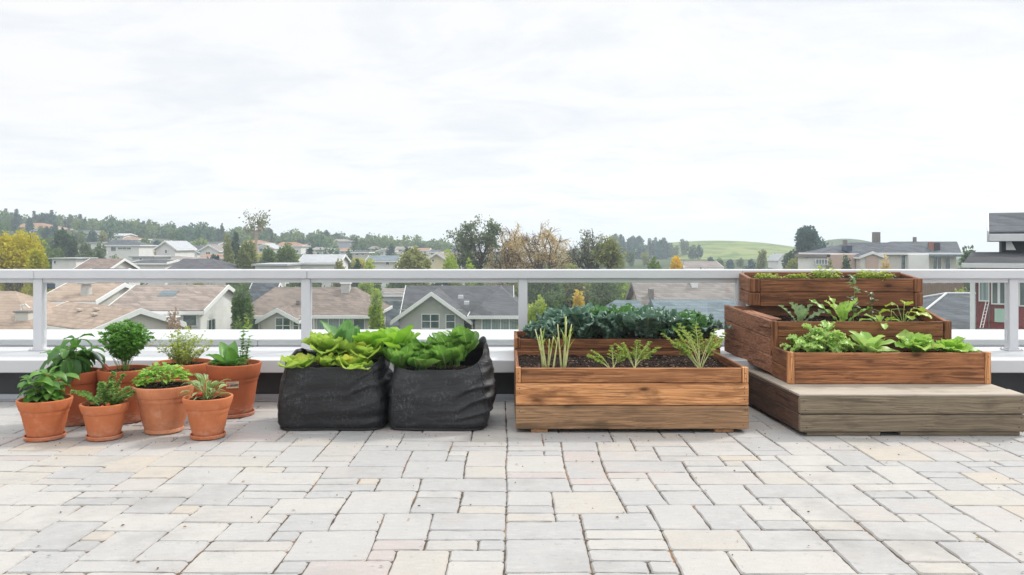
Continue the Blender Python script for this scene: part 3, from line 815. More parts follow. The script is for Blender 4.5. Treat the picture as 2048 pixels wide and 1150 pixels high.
# ================================================================ PLANT BUILDERS
PROF = {
    'ovate': lambda t: math.sin(math.pi * min(1, t) ** .72) ** .85 if 0 < t < 1 else 0.0,
    'lance': lambda t: math.sin(math.pi * t ** .8) ** 1.1 * (1 - .25 * t) if 0 < t < 1 else 0.0,
    'round': lambda t: math.sqrt(max(0, 1 - (2 * t - 1) ** 2)) if 0 < t < 1 else 0.0,
    'spatula': lambda t: (.10 + .05 * t if t < .28 else .115 + .885 * math.sin(math.pi * (.02 + .98 * (t - .28) / .72) ** .8) ** .7) if t < .999 else .05,
    'lettuce': lambda t: (.26 + .74 * smooth(t / .5)) * math.sqrt(max(.02, 1 - max(0, (t - .58) / .42) ** 2.6)),
    'kale': lambda t: (.09 if t < .2 else .09 + .91 * math.sin(math.pi * min(1, .04 + .90 * (t - .2) / .8)) ** .6) if t < .999 else .22,
    'lobed': lambda t: (.12 + .88 * smooth((t - .12) / .5)) * (.58 + .42 * abs(math.sin(t * 17))) * (1 - max(0, (t - .8) / .2) ** 2 * .8),
}
def heading(az, el): return Vector((math.cos(az) * math.cos(el), math.sin(az) * math.cos(el), math.sin(el)))
def leaf(mb, p, az, el, L, W, prof='ovate', nl=7, nw=2, bend=.8, cup=.25, ruf=0.0, rf=3.0, roll=0.0, tint=.5, mi=0, rnd=random, twist=0.0):
    """one curved leaf blade; gc = (along, across, random) for veins"""
    f = PROF[prof]; p = Vector(p); c = p.copy(); vs = []; gc = []; fs = []
    ph = rnd.uniform(0, 6.28); hL = 0
    for k in range(nl + 1):
        t = k / nl; e = el - bend * t
        h = heading(az, e)
        s0 = Vector((-math.sin(az), math.cos(az), 0)); nrm = h.cross(s0) * 1.0
        r = roll + twist * t
        side = s0 * math.cos(r) + nrm * math.sin(r); nrm = h.cross(side)
        w = W / 2 * max(f(t), .012)
        for j in range(-nw, nw + 1):
            s = j / nw
            q = c + side * (s * w * (1 - .12 * abs(cup) * s * s)) + nrm * (cup * w * abs(s) ** 1.6)
            if ruf:
                a = ph + rf * t * 6.283 + s * 1.3
                q = q + nrm * (ruf * abs(s) ** 1.7 * (math.sin(a) + (.5 if nl > 20 else .25) * math.sin(a * 2.3 + s * 4))) + h * (ruf * .5 * abs(s) * math.cos(a * 1.3))
                q = q + nrm * (ruf * .35 * nz(t * 5 + ph, s * 2.5))
            vs.append(q); gc.append((t, s, tint))
        c = c + h * (L / nl)
    m = 2 * nw + 1
    for k in range(nl):
        for j in range(2 * nw):
            a = k * m + j; fs.append([a, a + 1, a + m + 1, a + m])
    mb.add(vs, fs, mi, tint, gc)
    return c
def stem(mb, p, az, el, L, r0, r1, bend=.3, n=5, mi=0, tint=.5, sides=5):
    c = Vector(p); pts = [c.copy()]; rad = [r0]
    for k in range(1, n + 1):
        c = c + heading(az, el - bend * k / n) * (L / n); pts.append(c.copy()); rad.append(lerp(r0, r1, k / n))
    mb.tube(pts, rad, sides, mi, tint)
    return pts
def leaflets(mb, c, size, n, rnd, tint, jag=True):
    """small lobed leaf made of three diamond lobes"""
    for q in range(n):
        az = rnd.uniform(0, 6.28); el = rnd.uniform(-.5, .9); L = size * rnd.uniform(.7, 1.3)
        h = heading(az, el); s = Vector((-math.sin(az), math.cos(az), 0)); nn = h.cross(s)
        rr = rnd.uniform(-.8, .8); s = s * math.cos(rr) + nn * math.sin(rr); nn = h.cross(s)
        t = min(1, max(0, tint + rnd.uniform(-.25, .25)))
        for (a, k) in ((0, 1.0), (.8, .75), (-.8, .75)):
            d = h * math.cos(a) + s * math.sin(a); e = s * math.cos(a) - h * math.sin(a)
            vs = [c, c + d * L * k * .5 + e * L * .26 * k + nn * L * .06, c + d * L * k + nn * L * -.06, c + d * L * k * .5 - e * L * .26 * k + nn * L * .06]
            mb.add(vs, [[0, 1, 2, 3]], 0, t, [(0, 0.5, 0), (.5, .9, 0), (1, .5, 0), (.5, .9, 0)])
def plant(name, label, cat, loc, group=None): return thing(name, label, cat, tuple(loc), 0, group)
def fin(t, lm, leaves, stems=None, smooth_=True, sm='stem_green'):
    wpart(leaves, 'leaves', M[lm] if isinstance(lm, str) else [M[x] for x in lm], t, smooth=smooth_)
    if stems is not None and stems.v: wpart(stems, 'stems', M[sm], t, smooth=True)

def basil(t, p, h, spread, L, seed, lm, n=5, nodes=4, sx=1.0, lean=0.0, bare=.25, droop=0.0):
    rnd = random.Random(seed); lv = MB(); st = MB(); p = Vector(p)
    for i in range(n):
        az = 6.283 * i / n + rnd.uniform(-.4, .4); k = 0 if i == 0 else 1
        el = 1.5 if i == 0 else rnd.uniform(.95, 1.3)
        hh = h * (rnd.uniform(.86, .93) if i == 0 else rnd.uniform(.62, .85))
        pts = stem(st, p + Vector((.012 * math.cos(az), .012 * math.sin(az), -.02)), az, el, hh, .0055, .003, .0, 8)
        for q in range(nodes):
            u = bare + (1 - bare) * (q + 1) / nodes; c = pts[min(8, int(u * 8))]
            top = q == nodes - 1
            for m in range(6 if top else 3):
                a = rnd.uniform(0, 6.28) if not top else 6.283 * m / 6 + rnd.uniform(-.3, .3)
                big = L * rnd.uniform(.75, 1.15) * (.72 if top and m % 2 else 1)
                e = rnd.uniform(.1, .55) + (.45 if top and m % 2 else 0) - droop * rnd.uniform(.1, 1.0)
                pp = stem(st, c, a, e, big * .22, .002, .0015, .1, 2)[-1]
                leaf(lv, pp, a, e - .1, big, big * rnd.uniform(.56, .68), 'ovate', 8, 3, rnd.uniform(.7, 1.5), rnd.uniform(.2, .45), .003, 2, rnd.uniform(-.35, .35), rnd.uniform(0, 1) ** 1.2, rnd=rnd)
    fin(t, lm, lv, st)

def parsley(t, p, h, rx, seed, lm='parsley_leaf', n=240, size=.02, sx=0.0, low=.3, stems=24):
    rnd = random.Random(seed); lv = MB(); st = MB(); p = Vector(p)
    for i in range(stems):
        az = rnd.uniform(0, 6.28); el = rnd.uniform(1.1, 1.5)
        stem(st, p + Vector((rnd.uniform(-.02, .02), rnd.uniform(-.02, .02), -.02)), az, el, h * rnd.uniform(.5, .8), .0028, .0016, -.1, 4)
    for i in range(n):
        u = rnd.uniform(-1, 1); a = rnd.uniform(0, 6.28); r = rnd.random() ** .45
        zz = low * h + (1 - low) * h * (.5 + .5 * u * r)
        s = math.sqrt(max(0, 1 - u * u)) * r * (1 + .22 * nz(a * 2 + seed, u * 2.5)) * lerp(.62, 1.05, smooth((zz / h - low) / .5))
        c = p + Vector((math.cos(a) * s * rx + sx * zz, math.sin(a) * s * rx, zz))
        cl = .5 + .5 * nz(c.x * 18, c.y * 18, c.z * 18)
        leaflets(lv, c, size * rnd.uniform(.7, 1.3), 3, rnd, cl)
    fin(t, lm, lv, st, False)

def wispy(t, p, h, spread, seed, lm='dill_leaf', n=26, size=.011, per=16, el0=.85, sm='stem_green'):
    rnd = random.Random(seed); lv = MB(); st = MB(); p = Vector(p)
    for i in range(n):
        az = rnd.uniform(0, 6.28); el = rnd.uniform(el0, 1.5)
        pts = stem(st, p + Vector((rnd.uniform(-.05, .05), rnd.uniform(-.05, .05), -.02)), az, el, h * rnd.uniform(.65, 1.12), .0026, .001, rnd.uniform(-.1, .35), 8, tint=rnd.random())
        for q in range(3, 9):
            for b in range(2):
                a = rnd.uniform(0, 6.28); c = stem(st, pts[q], a, rnd.uniform(.2, 1.1), h * rnd.uniform(.06, .2), .0013, .0007, .2, 3, tint=rnd.random())
                for e in range(per // 6):
                    leaflets(lv, c[rnd.choice((1, 2, 3, 3))] + Vector((rnd.uniform(-1, 1), rnd.uniform(-1, 1), rnd.uniform(-1, 1))) * size, size * rnd.uniform(.6, 1.4), 2, rnd, rnd.random())
    fin(t, lm, lv, st, False, sm)

def rosette(t, p, n, L, W, prof, seed, lm, el=(.5, 1.4), bend=.7, cup=.35, ruf=0.0, rf=3, nl=9, nw=3, spread=.02, sx=1.0, petiole=0.0, yellow=0, az0=None, azr=None, twist=.3, lift=0.0, face=0.0, scat=0.0):
    rnd = random.Random(seed); lv = MB(); st = MB(); p = Vector(p)
    for i in range(n):
        u = i / max(1, n - 1)
        az = i * 2.39996 + rnd.uniform(-.3, .3)
        if azr: az = az0 + rnd.uniform(-azr, azr)
        if rnd.random() < face: az = rnd.choice((-1.57, 1.57, -1.57)) + rnd.gauss(0, .55)
        e = lerp(el[0], el[1], u) + rnd.uniform(-.12, .12)
        l = L * lerp(1.05, .72, u) * rnd.uniform(.85, 1.15)
        b = p + Vector((math.cos(az), math.sin(az), 0)) * spread * (1 - u * .6) + Vector((0, 0, lift * u - .008)) + Vector((rnd.uniform(-scat, scat), rnd.uniform(-scat, scat) * .6, 0))
        if petiole: b = stem(st, b, az, min(1.5, e + .25), petiole * rnd.uniform(.7, 1.2), .004, .0028, .15, 4, tint=rnd.random())[-1]
        leaf(lv, b, az, e, l, W * rnd.uniform(.82, 1.12) * lerp(1.0, .8, u), prof, nl, nw, bend * rnd.uniform(.7, 1.3), cup * rnd.uniform(.6, 1.3), ruf, rf * rnd.uniform(.8, 1.2), rnd.uniform(-.25, .25), rnd.random(), 1 if i >= n - yellow else 0, rnd, rnd.uniform(-twist, twist))
    fin(t, lm, lv, st)

def frond(lv, st, pts, rnd, size, wid, start=.35):
    """feathery frond along a stalk"""
    n = len(pts) - 1
    for q in range(int(n * start), n + 1):
        u = (q - n * start) / (n * (1 - start)) if n else 0
        d = (pts[min(q + 1, n)] - pts[max(q - 1, 0)]).normalized()
        a = math.atan2(d.y, d.x); el = math.asin(max(-1, min(1, d.z)))
        for sgn in (-1, 1):
            l = wid * (1 - .75 * u) * rnd.uniform(.7, 1.2)
            br = stem(st, pts[q], a + sgn * rnd.uniform(.7, 1.2), el * .6 + rnd.uniform(-.2, .3), l, .0014, .0008, .3, 4, tint=.8, sides=4)
            for c in br[1:]: leaflets(lv, c, size * rnd.uniform(.7, 1.2), 3, rnd, rnd.random())
    leaflets(lv, pts[-1], size, 4, rnd, .7)

# ================================================================ PLANTS IN THE CLAY POTS
def pp(k, dx=0, dy=0, dz=0):
    X, D, z, r, h = POT[k]; return Vector((X + dx, D + dy, z + dz))
t = plant('basil_plant', 'bushy bright green basil with cupped leaves in the small left front pot', 'plant', pp('a1'))
basil(t, pp('a1'), .25, .1, .13, 3, 'basil_leaf', 6, 3, bare=.12)
t = plant('basil_plant', 'tall basil with large drooping dark leaves standing over the left back pot', 'plant', pp('b1'))
basil(t, pp('b1'), .34, .12, .165, 14, 'basil_dark', 5, 3, bare=.45, droop=.9)
t = plant('parsley_plant', 'dense curly green parsley bush on bundled stems above its tall pot', 'plant', pp('b2'))
parsley(t, pp('b2'), .43, .185, 5, n=1150, size=.027, sx=.03, low=.2)
t = plant('dill_plant', 'feathery yellow green dill spreading from the wide back pot', 'plant', pp('b3'))
wispy(t, pp('b3'), .31, .2, 9, n=44, size=.016, el0=.75)
t = plant('tomato_seedling', 'spindly tomato seedling with one orange and one dark red fruit, in the smallest pot', 'plant', pp('a2'))
def tomato():
    rnd = random.Random(31); lv = MB(); st = MB(); p = pp('a2')
    for i in range(10):
        az = [2.9, .3, -1.2, 1.6, -.3, 2.2, .9, 3.5, -.8, 0.][i]; el = rnd.uniform(.85, 1.4)
        pts = stem(st, p + Vector((.015 * math.cos(az), .015 * math.sin(az), -.02)), az, el, rnd.uniform(.20, .28), .004, .0018, rnd.uniform(.1, .9), 9, tint=.7)
        frond(lv, st, pts, rnd, .021, .055, .3)
    fin(t, 'tomato_leaf', lv, st, False)
    for (dx, dy, dz, r, m) in ((.055, -.06, .028, .0165, 'tomato_orange'), (.06, -.02, .085, .0125, 'tomato_red'), (.02, -.07, .018, .0105, 'tomato_orange')):
        b = MB(); c = p + Vector((dx, dy, dz)); b.lathe([(.0001, -r), (r * .55, -r * .82), (r * .93, -r * .35), (r, .05 * r), (r * .85, .55 * r), (r * .45, .88 * r), (.0001, .84 * r)], c, 20)
        wpart(b, 'tomato_fruit', M[m], t, smooth=True)
tomato()
t = plant('mint_plant', 'low mound of pale green mint filling the footed pot', 'plant', pp('a3'))
def mint():
    rnd = random.Random(41); lv = MB(); st = MB(); p = pp('a3')
    for i in range(260):
        a = rnd.uniform(0, 6.28); r = rnd.random() ** .5
        z = .15 * math.sqrt(max(0, 1 - (r * .92) ** 2)) * rnd.uniform(.7, 1.08) * (1 + .25 * nz(a * 1.5, r * 3))
        c = p + Vector((math.cos(a) * r * .185 - .01, math.sin(a) * r * .16, z))
        leaf(lv, c, a + rnd.uniform(-.8, .8), rnd.uniform(-.1, .8), rnd.uniform(.035, .06), rnd.uniform(.026, .04), 'ovate', 5, 2, .8, .3, .003, 3, rnd.uniform(-.4, .4), rnd.random(), rnd=rnd)
    for i in range(9):
        a = rnd.uniform(2.2, 4.2); c = p + Vector((math.cos(a) * .15, math.sin(a) * .15, .02))
        leaf(lv, c, a, .5, .08, .07, 'round', 6, 3, .9, .3, .006, 2, 0, .9 + .1 * rnd.random(), rnd=rnd)
    for i in range(16):
        a = rnd.uniform(0, 6.28); stem(st, p + Vector((0, 0, -.01)), a, rnd.uniform(.7, 1.4), .14, .003, .002, .1, 4)
    fin(t, 'mint_leaf', lv, st)
mint()
t = plant('striped_plant', 'pale edged striped leaves with two small red fruits in a front pot', 'plant', pp('a4'))
def striped():
    rnd = random.Random(51); lv = MB(); st = MB(); p = pp('a4', -.01)
    for i in range(34):
        az = i * 2.4 + rnd.uniform(-.3, .3); el = rnd.uniform(.35, 1.3)
        b = stem(st, p + Vector((0, 0, -.01)), az, el + .2, rnd.uniform(.05, .17), .003, .002, .2, 4, tint=.6)[-1]
        leaf(lv, b, az, el, rnd.uniform(.09, .13), rnd.uniform(.03, .045), 'lance', 7, 2, rnd.uniform(.8, 1.7), .35, .002, 2, rnd.uniform(-.4, .4), rnd.random(), rnd=rnd)
    fin(t, 'stripe_leaf', lv, st)
    for (dx, dy, dz, r) in ((-.07, -.07, .055, .019), (-.02, -.08, .06, .024)):
        b = MB(); c = p + Vector((dx, dy, dz)); b.lathe([(.0001, -r * 1.2), (r * .5, -r * .9), (r * .9, -r * .2), (r * .95, .3 * r), (r * .6, .8 * r), (.0001, .8 * r)], c, 18)
        wpart(b, 'red_fruit', M['tomato_red'], t, smooth=True)
striped()
t = plant('herb_plant', 'two broad pointed leaves and an upright leafy sprig in the tagged pot', 'plant', pp('b4'))
def herbs():
    rnd = random.Random(61); lv = MB(); st = MB(); p = pp('b4')
    for (dx, az, el, L, W) in ((-.05, 2.3, 1.15, .27, .12), (-.02, 1.75, 1.25, .26, .11), (.0, -1.6, 1.3, .22, .10), (-.07, 2.9, .75, .22, .11), (-.08, -2.2, 1.0, .20, .10), (-.06, 3.6, .55, .18, .095), (.0, -1.9, .8, .13, .07), (-.09, 3.2, .35, .14, .08), (-.03, -2.4, .6, .14, .08)):
        leaf(lv, p + Vector((dx, 0, .0)), az, el, L, W, 'ovate', 9, 3, .7, .35, .005, 2, rnd.uniform(-.3, .3), rnd.random(), rnd=rnd)
    for i in range(4):
        az = rnd.uniform(-.5, 1.0); pts = stem(st, p + Vector((.05 + .015 * i, -.02 + .01 * i, -.01)), az, rnd.uniform(1.3, 1.5), .34 - .035 * i, .004, .002, .0, 10)
        for q in range(3, 11):
            for m in range(4):
                a = rnd.uniform(0, 6.28)
                leaf(lv, pts[q], a, rnd.uniform(.1, .8), rnd.uniform(.03, .055), .022, 'ovate', 4, 1, .6, .3, 0, 1, 0, rnd.random(), rnd=rnd)
    for i in range(70):
        a = rnd.uniform(-1.2, 2.2); r = rnd.uniform(.04, .14)
        leaf(lv, p + Vector((math.cos(a) * r, math.sin(a) * r, rnd.uniform(.0, .08))), rnd.uniform(0, 6.28), rnd.uniform(0, .9), rnd.uniform(.03, .06), .03, 'ovate', 4, 1, .8, .3, 0, 1, 0, rnd.random() * .7, rnd=rnd)
    fin(t, 'herb_leaf', lv, st)
herbs()

# ================================================================ LETTUCES AND SPINACH IN THE BAGS
G = 'lettuces in the left grow bag'
def W3(px, py, D): return at(px, py, D)
def lettuce(px, py, D, label, n, L, W, seed, lm='lettuce_leaf', yellow=0, el=(.1, 1.2), ruf=.011, group=G, prof='lettuce', cup=.5, name='lettuce_plant', bend=.5, nw=5, nl=16, **k):
    p = W3(px, py, D); t = plant(name, label, 'lettuce' if 'lettuce' in name else 'plant', p, group)
    rosette(t, p, n, L, W, prof, seed, [lm, 'lettuce_yellow'], el, bend, cup, ruf, 3.2, nl, nw, .02, yellow=yellow, **k)
lettuce(600, 741, 6.34, 'pale lettuce drooping over the front left rim of the left grow bag', 15, .17, .20, 101, yellow=4, el=(.5, 1.4), face=.35, scat=.03)
lettuce(646, 708, 6.56, 'ruffled lettuce standing highest at the back left of the left grow bag', 16, .23, .24, 102, yellow=0, el=(.45, 1.4), ruf=.02, face=.35, scat=.03)
lettuce(700, 744, 6.32, 'yellow green lettuce lying over the front right rim of the left grow bag', 16, .18, .22, 103, yellow=6, el=(.45, 1.4), face=.35, scat=.03)
lettuce(724, 716, 6.50, 'pale lettuce with wide flat leaves beside the right edge of the left grow bag', 14, .21, .24, 104, yellow=1, el=(.25, 1.35), face=.35, scat=.03)
lettuce(652, 732, 6.38, 'small pale lettuce in the middle of the left bag front rim', 12, .14, .17, 108, yellow=2, el=(.3, 1.3), face=.35, scat=.02)
lettuce(694, 716, 6.68, 'blue green cabbage with two tall folded leaves rising behind the lettuces', 9, .36, .22, 105, 'cabbage_leaf', 0, (.95, 1.5), .008, prof='ovate', cup=.55, name='cabbage_plant', bend=.25, lift=.02, face=.5)
lettuce(752, 716, 6.62, 'broad smooth bright green leaves standing between the two grow bags', 14, .34, .21, 106, 'broad_leaf', 0, (.6, 1.5), .006, prof='spatula', cup=.35, name='chard_plant', bend=.35, face=.6, scat=.03)
lettuce(790, 712, 6.58, 'bright round leaved chard leaning over the left edge of the right grow bag', 12, .31, .20, 107, 'broad_leaf', 0, (.75, 1.5), .006, group=None, prof='spatula', cup=.35, name='chard_plant', bend=.3, face=.6, scat=.03)
sp = [(908, 726, 6.46, 'low spinach clump filling the right end of the right grow bag', 10), (918, 716, 6.54, 'spinach clump pressed against the raised right side of the bag', 11), (800, 732, 6.40, 'spinach with one yellowing leaf at the front left of the right grow bag', 3), (842, 738, 6.36, 'spinach clump against the front rim in the middle of the right grow bag', 4), (884, 730, 6.40, 'spinach clump at the front right below the raised bag corner', 5), (828, 716, 6.58, 'grey green spinach clump behind the front left one in the right grow bag', 6), (868, 712, 6.62, 'spinach clump in the middle back of the right grow bag', 7), (906, 706, 6.60, 'upright spinach clump next to the raised right corner of the bag', 8), (928, 694, 6.62, 'tallest spinach clump, its leaf tips above the raised bag corner', 9)]
for (px, py, D, lb, sd) in sp:
    lettuce(px, py + 4, D, lb, 17, .235, .15, 110 + sd, 'spinach_leaf', 1 if sd == 3 else 0, (.75, 1.55), .004, group='spinach plants in the right grow bag', prof='spatula', cup=.3, name='spinach_plant', bend=.3, nw=3, nl=9, twist=.5, face=.6, scat=.04)

# ================================================================ PLANTER BOX PLANTS
zs = .44
def leek(px, D, label, seed, n, h, w):
    rnd = random.Random(seed); p = Vector((gx(px, D), D, zs - .012)); t = plant('leek_plant', label, 'leek', p, 'leeks in the low planter box')
    lv = MB(); st = MB()
    for i in range(n):
        x = rnd.uniform(-w, w); az = math.pi if x < 0 else 0
        hh = h * rnd.uniform(.72, 1.05)
        pts = stem(st, p + Vector((x * .5, rnd.uniform(-.03, .03), 0)), az + rnd.uniform(-.5, .5), rnd.uniform(1.38, 1.55), hh, rnd.uniform(.006, .010), .004, rnd.uniform(-.02, .1), 7, tint=rnd.random(), sides=7)
        for m in range(2):
            leaf(lv, pts[rnd.choice((3, 4, 5))], rnd.uniform(0, 6.28), rnd.uniform(1.0, 1.4), hh * rnd.uniform(.25, .5), .014, 'lance', 6, 1, rnd.uniform(.1, .6), .4, 0, 1, 0, rnd.random(), rnd=rnd)
    fin(t, 'carrot_leaf', lv, st, True, 'stalk_pale')
leek(1126, 6.52, 'pair of straight pale leek stalks, the tallest in the low planter box', 5, 5, .45, .05)
leek(1096, 6.55, 'thin bent leek stalks left of the straight pair in the low planter box', 8, 8, .33, .11)
def carrot(px, D, label, seed, n, L, els, size, wid, azs):
    rnd = random.Random(seed); p = Vector((gx(px, D), D, zs - .015)); t = plant('carrot_plant', label, 'carrot', p, 'carrot tops in the low planter box')
    lv = MB(); st = MB()
    for i in range(n):
        pts = stem(st, p + Vector((rnd.uniform(-.012, .012), rnd.uniform(-.012, .012), 0)), azs[i % len(azs)] + rnd.uniform(-.3, .3), rnd.uniform(*els), L * rnd.uniform(.7, 1.1), .0042, .0016, rnd.uniform(.2, .7), 12, tint=.9)
        frond(lv, st, pts, rnd, size, wid, .42)
    fin(t, 'carrot_leaf', lv, st, False, 'stalk_pale')
carrot(1402, 6.50, 'largest carrot top with spreading pale stalks at the right end of the low planter', 3, 14, .40, (.8, 1.4), .015, .085, (3.0, 2.7, .3, 1.6, 2.3, 3.4, .2))
carrot(1268, 6.52, 'feathery carrot seedling right of the small one in the planter middle', 5, 8, .27, (.75, 1.35), .014, .065, (.3, .1, 2.6, 1.2))
carrot(1224, 6.50, 'small carrot seedling with a smooth round leaf beside it', 7, 7, .24, (.75, 1.35), .013, .055, (2.8, 3.2, .2, 1.7))
# kale row
kp = [(1086, 7.46, .20, 'kale at the left end leaning over the planter edge'), (1108, 7.62, .33, 'tall bluish kale second from the left end of the kale row'), (1166, 7.50, .36, 'kale showing a large front leaf with pale midrib'), (1222, 7.50, .31, 'grey frosted kale with drooping leaves in the middle of the row'), (1240, 7.68, .37, 'tallest bright green kale at the back of the row'), (1292, 7.50, .35, 'kale with an upright curled dark leaf right of the middle'), (1340, 7.54, .33, 'dark green kale with wide folded leaves in the right half of the row'), (1372, 7.52, .30, 'bright green kale second from the right end of the kale row'), (1394, 7.60, .24, 'kale at the right end with a leaf arching outwards')]
for i, (px, D, hh, lb) in enumerate(kp):
    p = Vector((gx(px, D), D, .555)); t = plant('kale_plant', lb, 'kale', p, 'kale in the back planter box')
    rosette(t, p, 17, hh * 1.22, .23, 'kale', 200 + i, ['kale_bright' if i in (4, 7) else 'kale_leaf'] * 2, (.8, 1.55), .75, .15, .022, 5.5, 44, 7, .03, twist=.5, face=.6, scat=.03)

# ================================================================ TERRACED BED PLANTS
G2 = 'plants in the front tier of the terraced bed'
zt = .545
def bedp(px, D, z): return Vector((gx(px, D), D, z))
p = bedp(1636, 6.68, zt); t = plant('celery_plant', 'dense bush of jagged pale green leaves at the left of the front bed tier', 'plant', p, G2)
def celery():
    rnd = random.Random(77); lv = MB(); st = MB()
    for i in range(52):
        az = rnd.uniform(0, 6.28); el = rnd.uniform(.35, 1.4)
        b = stem(st, p + Vector((rnd.uniform(-.13, .13), rnd.uniform(-.05, .05), -.01)), az, el + .2, rnd.uniform(.07, .20), .004, .0025, .3, 4, tint=rnd.random())[-1]
        for m in range(4):
            leaf(lv, b, az + rnd.uniform(-1.1, 1.1), el - rnd.uniform(-.2, .5), rnd.uniform(.07, .12), rnd.uniform(.05, .08), 'lobed', 16, 3, rnd.uniform(.5, 1.6), .3, .008, 4, rnd.uniform(-.5, .5), rnd.random(), rnd=rnd)
    fin(t, 'celery_leaf', lv, st)
celery()
p = bedp(1738, 6.68, zt); t = plant('cabbage_plant', 'young cabbage with large smooth pale leaves, right of the jagged bush in the front tier', 'plant', p, G2)
rosette(t, p, 12, .25, .17, 'ovate', 301, ['celery_leaf'] * 2, (.3, 1.35), .7, .35, .006, 2, 10, 4, .02, petiole=.03)
p = bedp(1834, 6.66, zt); t = plant('lettuce_plant', 'upright crinkled lettuce in the front bed tier, left of the last one', 'lettuce', p, G2)
rosette(t, p, 17, .24, .16, 'lettuce', 302, ['mustard_leaf'] * 2, (.6, 1.5), .9, .35, .013, 4, 16, 4, .015, face=.4)
p = bedp(1900, 6.66, zt); t = plant('lettuce_plant', 'spreading lettuce at the right end of the front bed tier', 'lettuce', p, G2)
rosette(t, p, 17, .19, .14, 'lettuce', 303, ['mint_leaf'] * 2, (.55, 1.5), .9, .35, .009, 3, 11, 4, .015)
G3 = 'seedlings in the middle tier of the terraced bed'; zm = .745
p = bedp(1600, 6.98, zm); t = plant('chard_plant', 'grey green young chard with notched leaves at the left of the middle tier', 'plant', p, G3)
rosette(t, p, 7, .24, .095, 'lobed', 311, ['grey_leaf'] * 2, (.8, 1.5), .5, .3, .010, 4, 28, 3, .012, petiole=.03)
p = bedp(1686, 6.98, zm); t = plant('mustard_plant', 'tall serrated bright mustard seedling in the middle tier', 'plant', p, G3)
rosette(t, p, 9, .33, .08, 'lobed', 312, ['mustard_leaf'] * 2, (.95, 1.55), .6, .3, .010, 4, 30, 3, .012)
p = bedp(1706, 7.04, zm); t = plant('pepper_seedling', 'thin upright seedling with dark tip leaves, just behind the tall mustard', 'plant', p, G3)
def pepper(p, t, h, seed, lm, n, az=.6):
    rnd = random.Random(seed); lv = MB(); st = MB()
    pts = stem(st, p, az, 1.47, h, .004, .002, -.05, 10, tint=.3)
    for q in range(3, 11):
        for m in range(n):
            a = rnd.uniform(0, 6.28); leaf(lv, pts[q], a, rnd.uniform(-.1, .9), rnd.uniform(.05, .09), .032, 'ovate', 6, 2, .7, .3, .003, 2, rnd.uniform(-.4, .4), rnd.random(), rnd=rnd)
    fin(t, lm, lv, st)
pepper(p, t, .40, 6, 'grey_leaf', 3)
p = bedp(1745, 7.0, zm); t = plant('radish_seedling', 'reddish tipped drooping seedling between the mustard and the squash', 'plant', p, G3)
pepper(p, t, .27, 9, 'purple_leaf', 3, 1.5)
p = bedp(1760, 6.96, zm); t = plant('pea_seedling', 'pale curled seedling bending right, in front of the reddish one', 'plant', p, G3)
rosette(t, p, 8, .22, .08, 'lobed', 315, ['mustard_leaf'] * 2, (.6, 1.3), 1.3, .3, .004, 3, 10, 2, .01)
p = bedp(1806, 6.98, zm); t = plant('squash_seedling', 'yellow green squash seedling with broad leaves at the right of the middle tier', 'plant', p, G3)
def squash(p):
    rnd = random.Random(88); lv = MB(); st = MB()
    for (az, el, h, L) in ((.2, .95, .16, .13), (.9, 1.2, .20, .13), (-.4, .7, .13, .14), (2.8, .9, .14, .12), (2.2, 1.2, .18, .11), (-1.6, .9, .10, .11), (3.4, .6, .10, .10), (-.9, 1.2, .12, .11)):
        b = stem(st, p, az, el + .2, h, .004, .003, .2, 5, tint=.8)[-1]
        leaf(lv, b, az, .35, L, L * .95, 'lobed', 10, 4, 1.2, .25, .006, 3, rnd.uniform(-.3, .3), rnd.random(), rnd=rnd)
    fin(t, 'squash_leaf', lv, st)
squash(p)
p = bedp(1782, 6.98, zm); t = plant('bean_sprout', 'bare pale stalk with a bent tip left of the squash seedling', 'plant', p, G3)
lv = MB(); st = MB(); pts = stem(st, p, 0, 1.55, .14, .004, .003, 0, 5, tint=.95); pts = stem(st, pts[-1], .1, .15, .09, .003, .0015, .2, 4, tint=.9); leaf(lv, pts[-1], .1, 0, .05, .02, 'lance', 5, 1, .4, .2, tint=.7); fin(t, 'sprout_leaf', lv, st)
G4 = 'sprouts in the top tier of the terraced bed'
for (px, D, lb, r, hh, n, sd) in ((1535, 7.68, 'sparse creeping sprouts at the left end of the top tier', .11, .08, 60, 1), (1592, 7.70, 'thin low sprouts second from the left in the top tier', .09, .08, 60, 2), (1652, 7.66, 'upright clump of yellow green sprouts left of centre in the top tier', .10, .15, 100, 3), (1748, 7.66, 'widest clump of yellow green sprouts at the right of the top tier', .15, .12, 150, 4)):
    p = bedp(px, D, 1.115); t = plant('sprout_clump', lb, 'sprouts', p, G4)
    rnd = random.Random(400 + sd); lv = MB(); st = MB()
    for i in range(n):
        a = rnd.uniform(0, 6.28); q = rnd.random() ** .6; b = p + Vector((math.cos(a) * r * q, math.sin(a) * .07 * q, -.005))
        c = stem(st, b, a + rnd.uniform(-1, 1), rnd.uniform(.7, 1.5), hh * rnd.uniform(.3, 1.0) * (1.1 - .5 * q), .0018, .0012, .3, 3, tint=rnd.random())[-1]
        for m in range(3): leaf(lv, c, rnd.uniform(0, 6.28), rnd.uniform(-.1, .8), rnd.uniform(.022, .045), rnd.uniform(.014, .024), 'ovate', 4, 1, .7, .3, 0, 1, 0, rnd.random(), rnd=rnd)
    fin(t, 'sprout_leaf', lv, st)
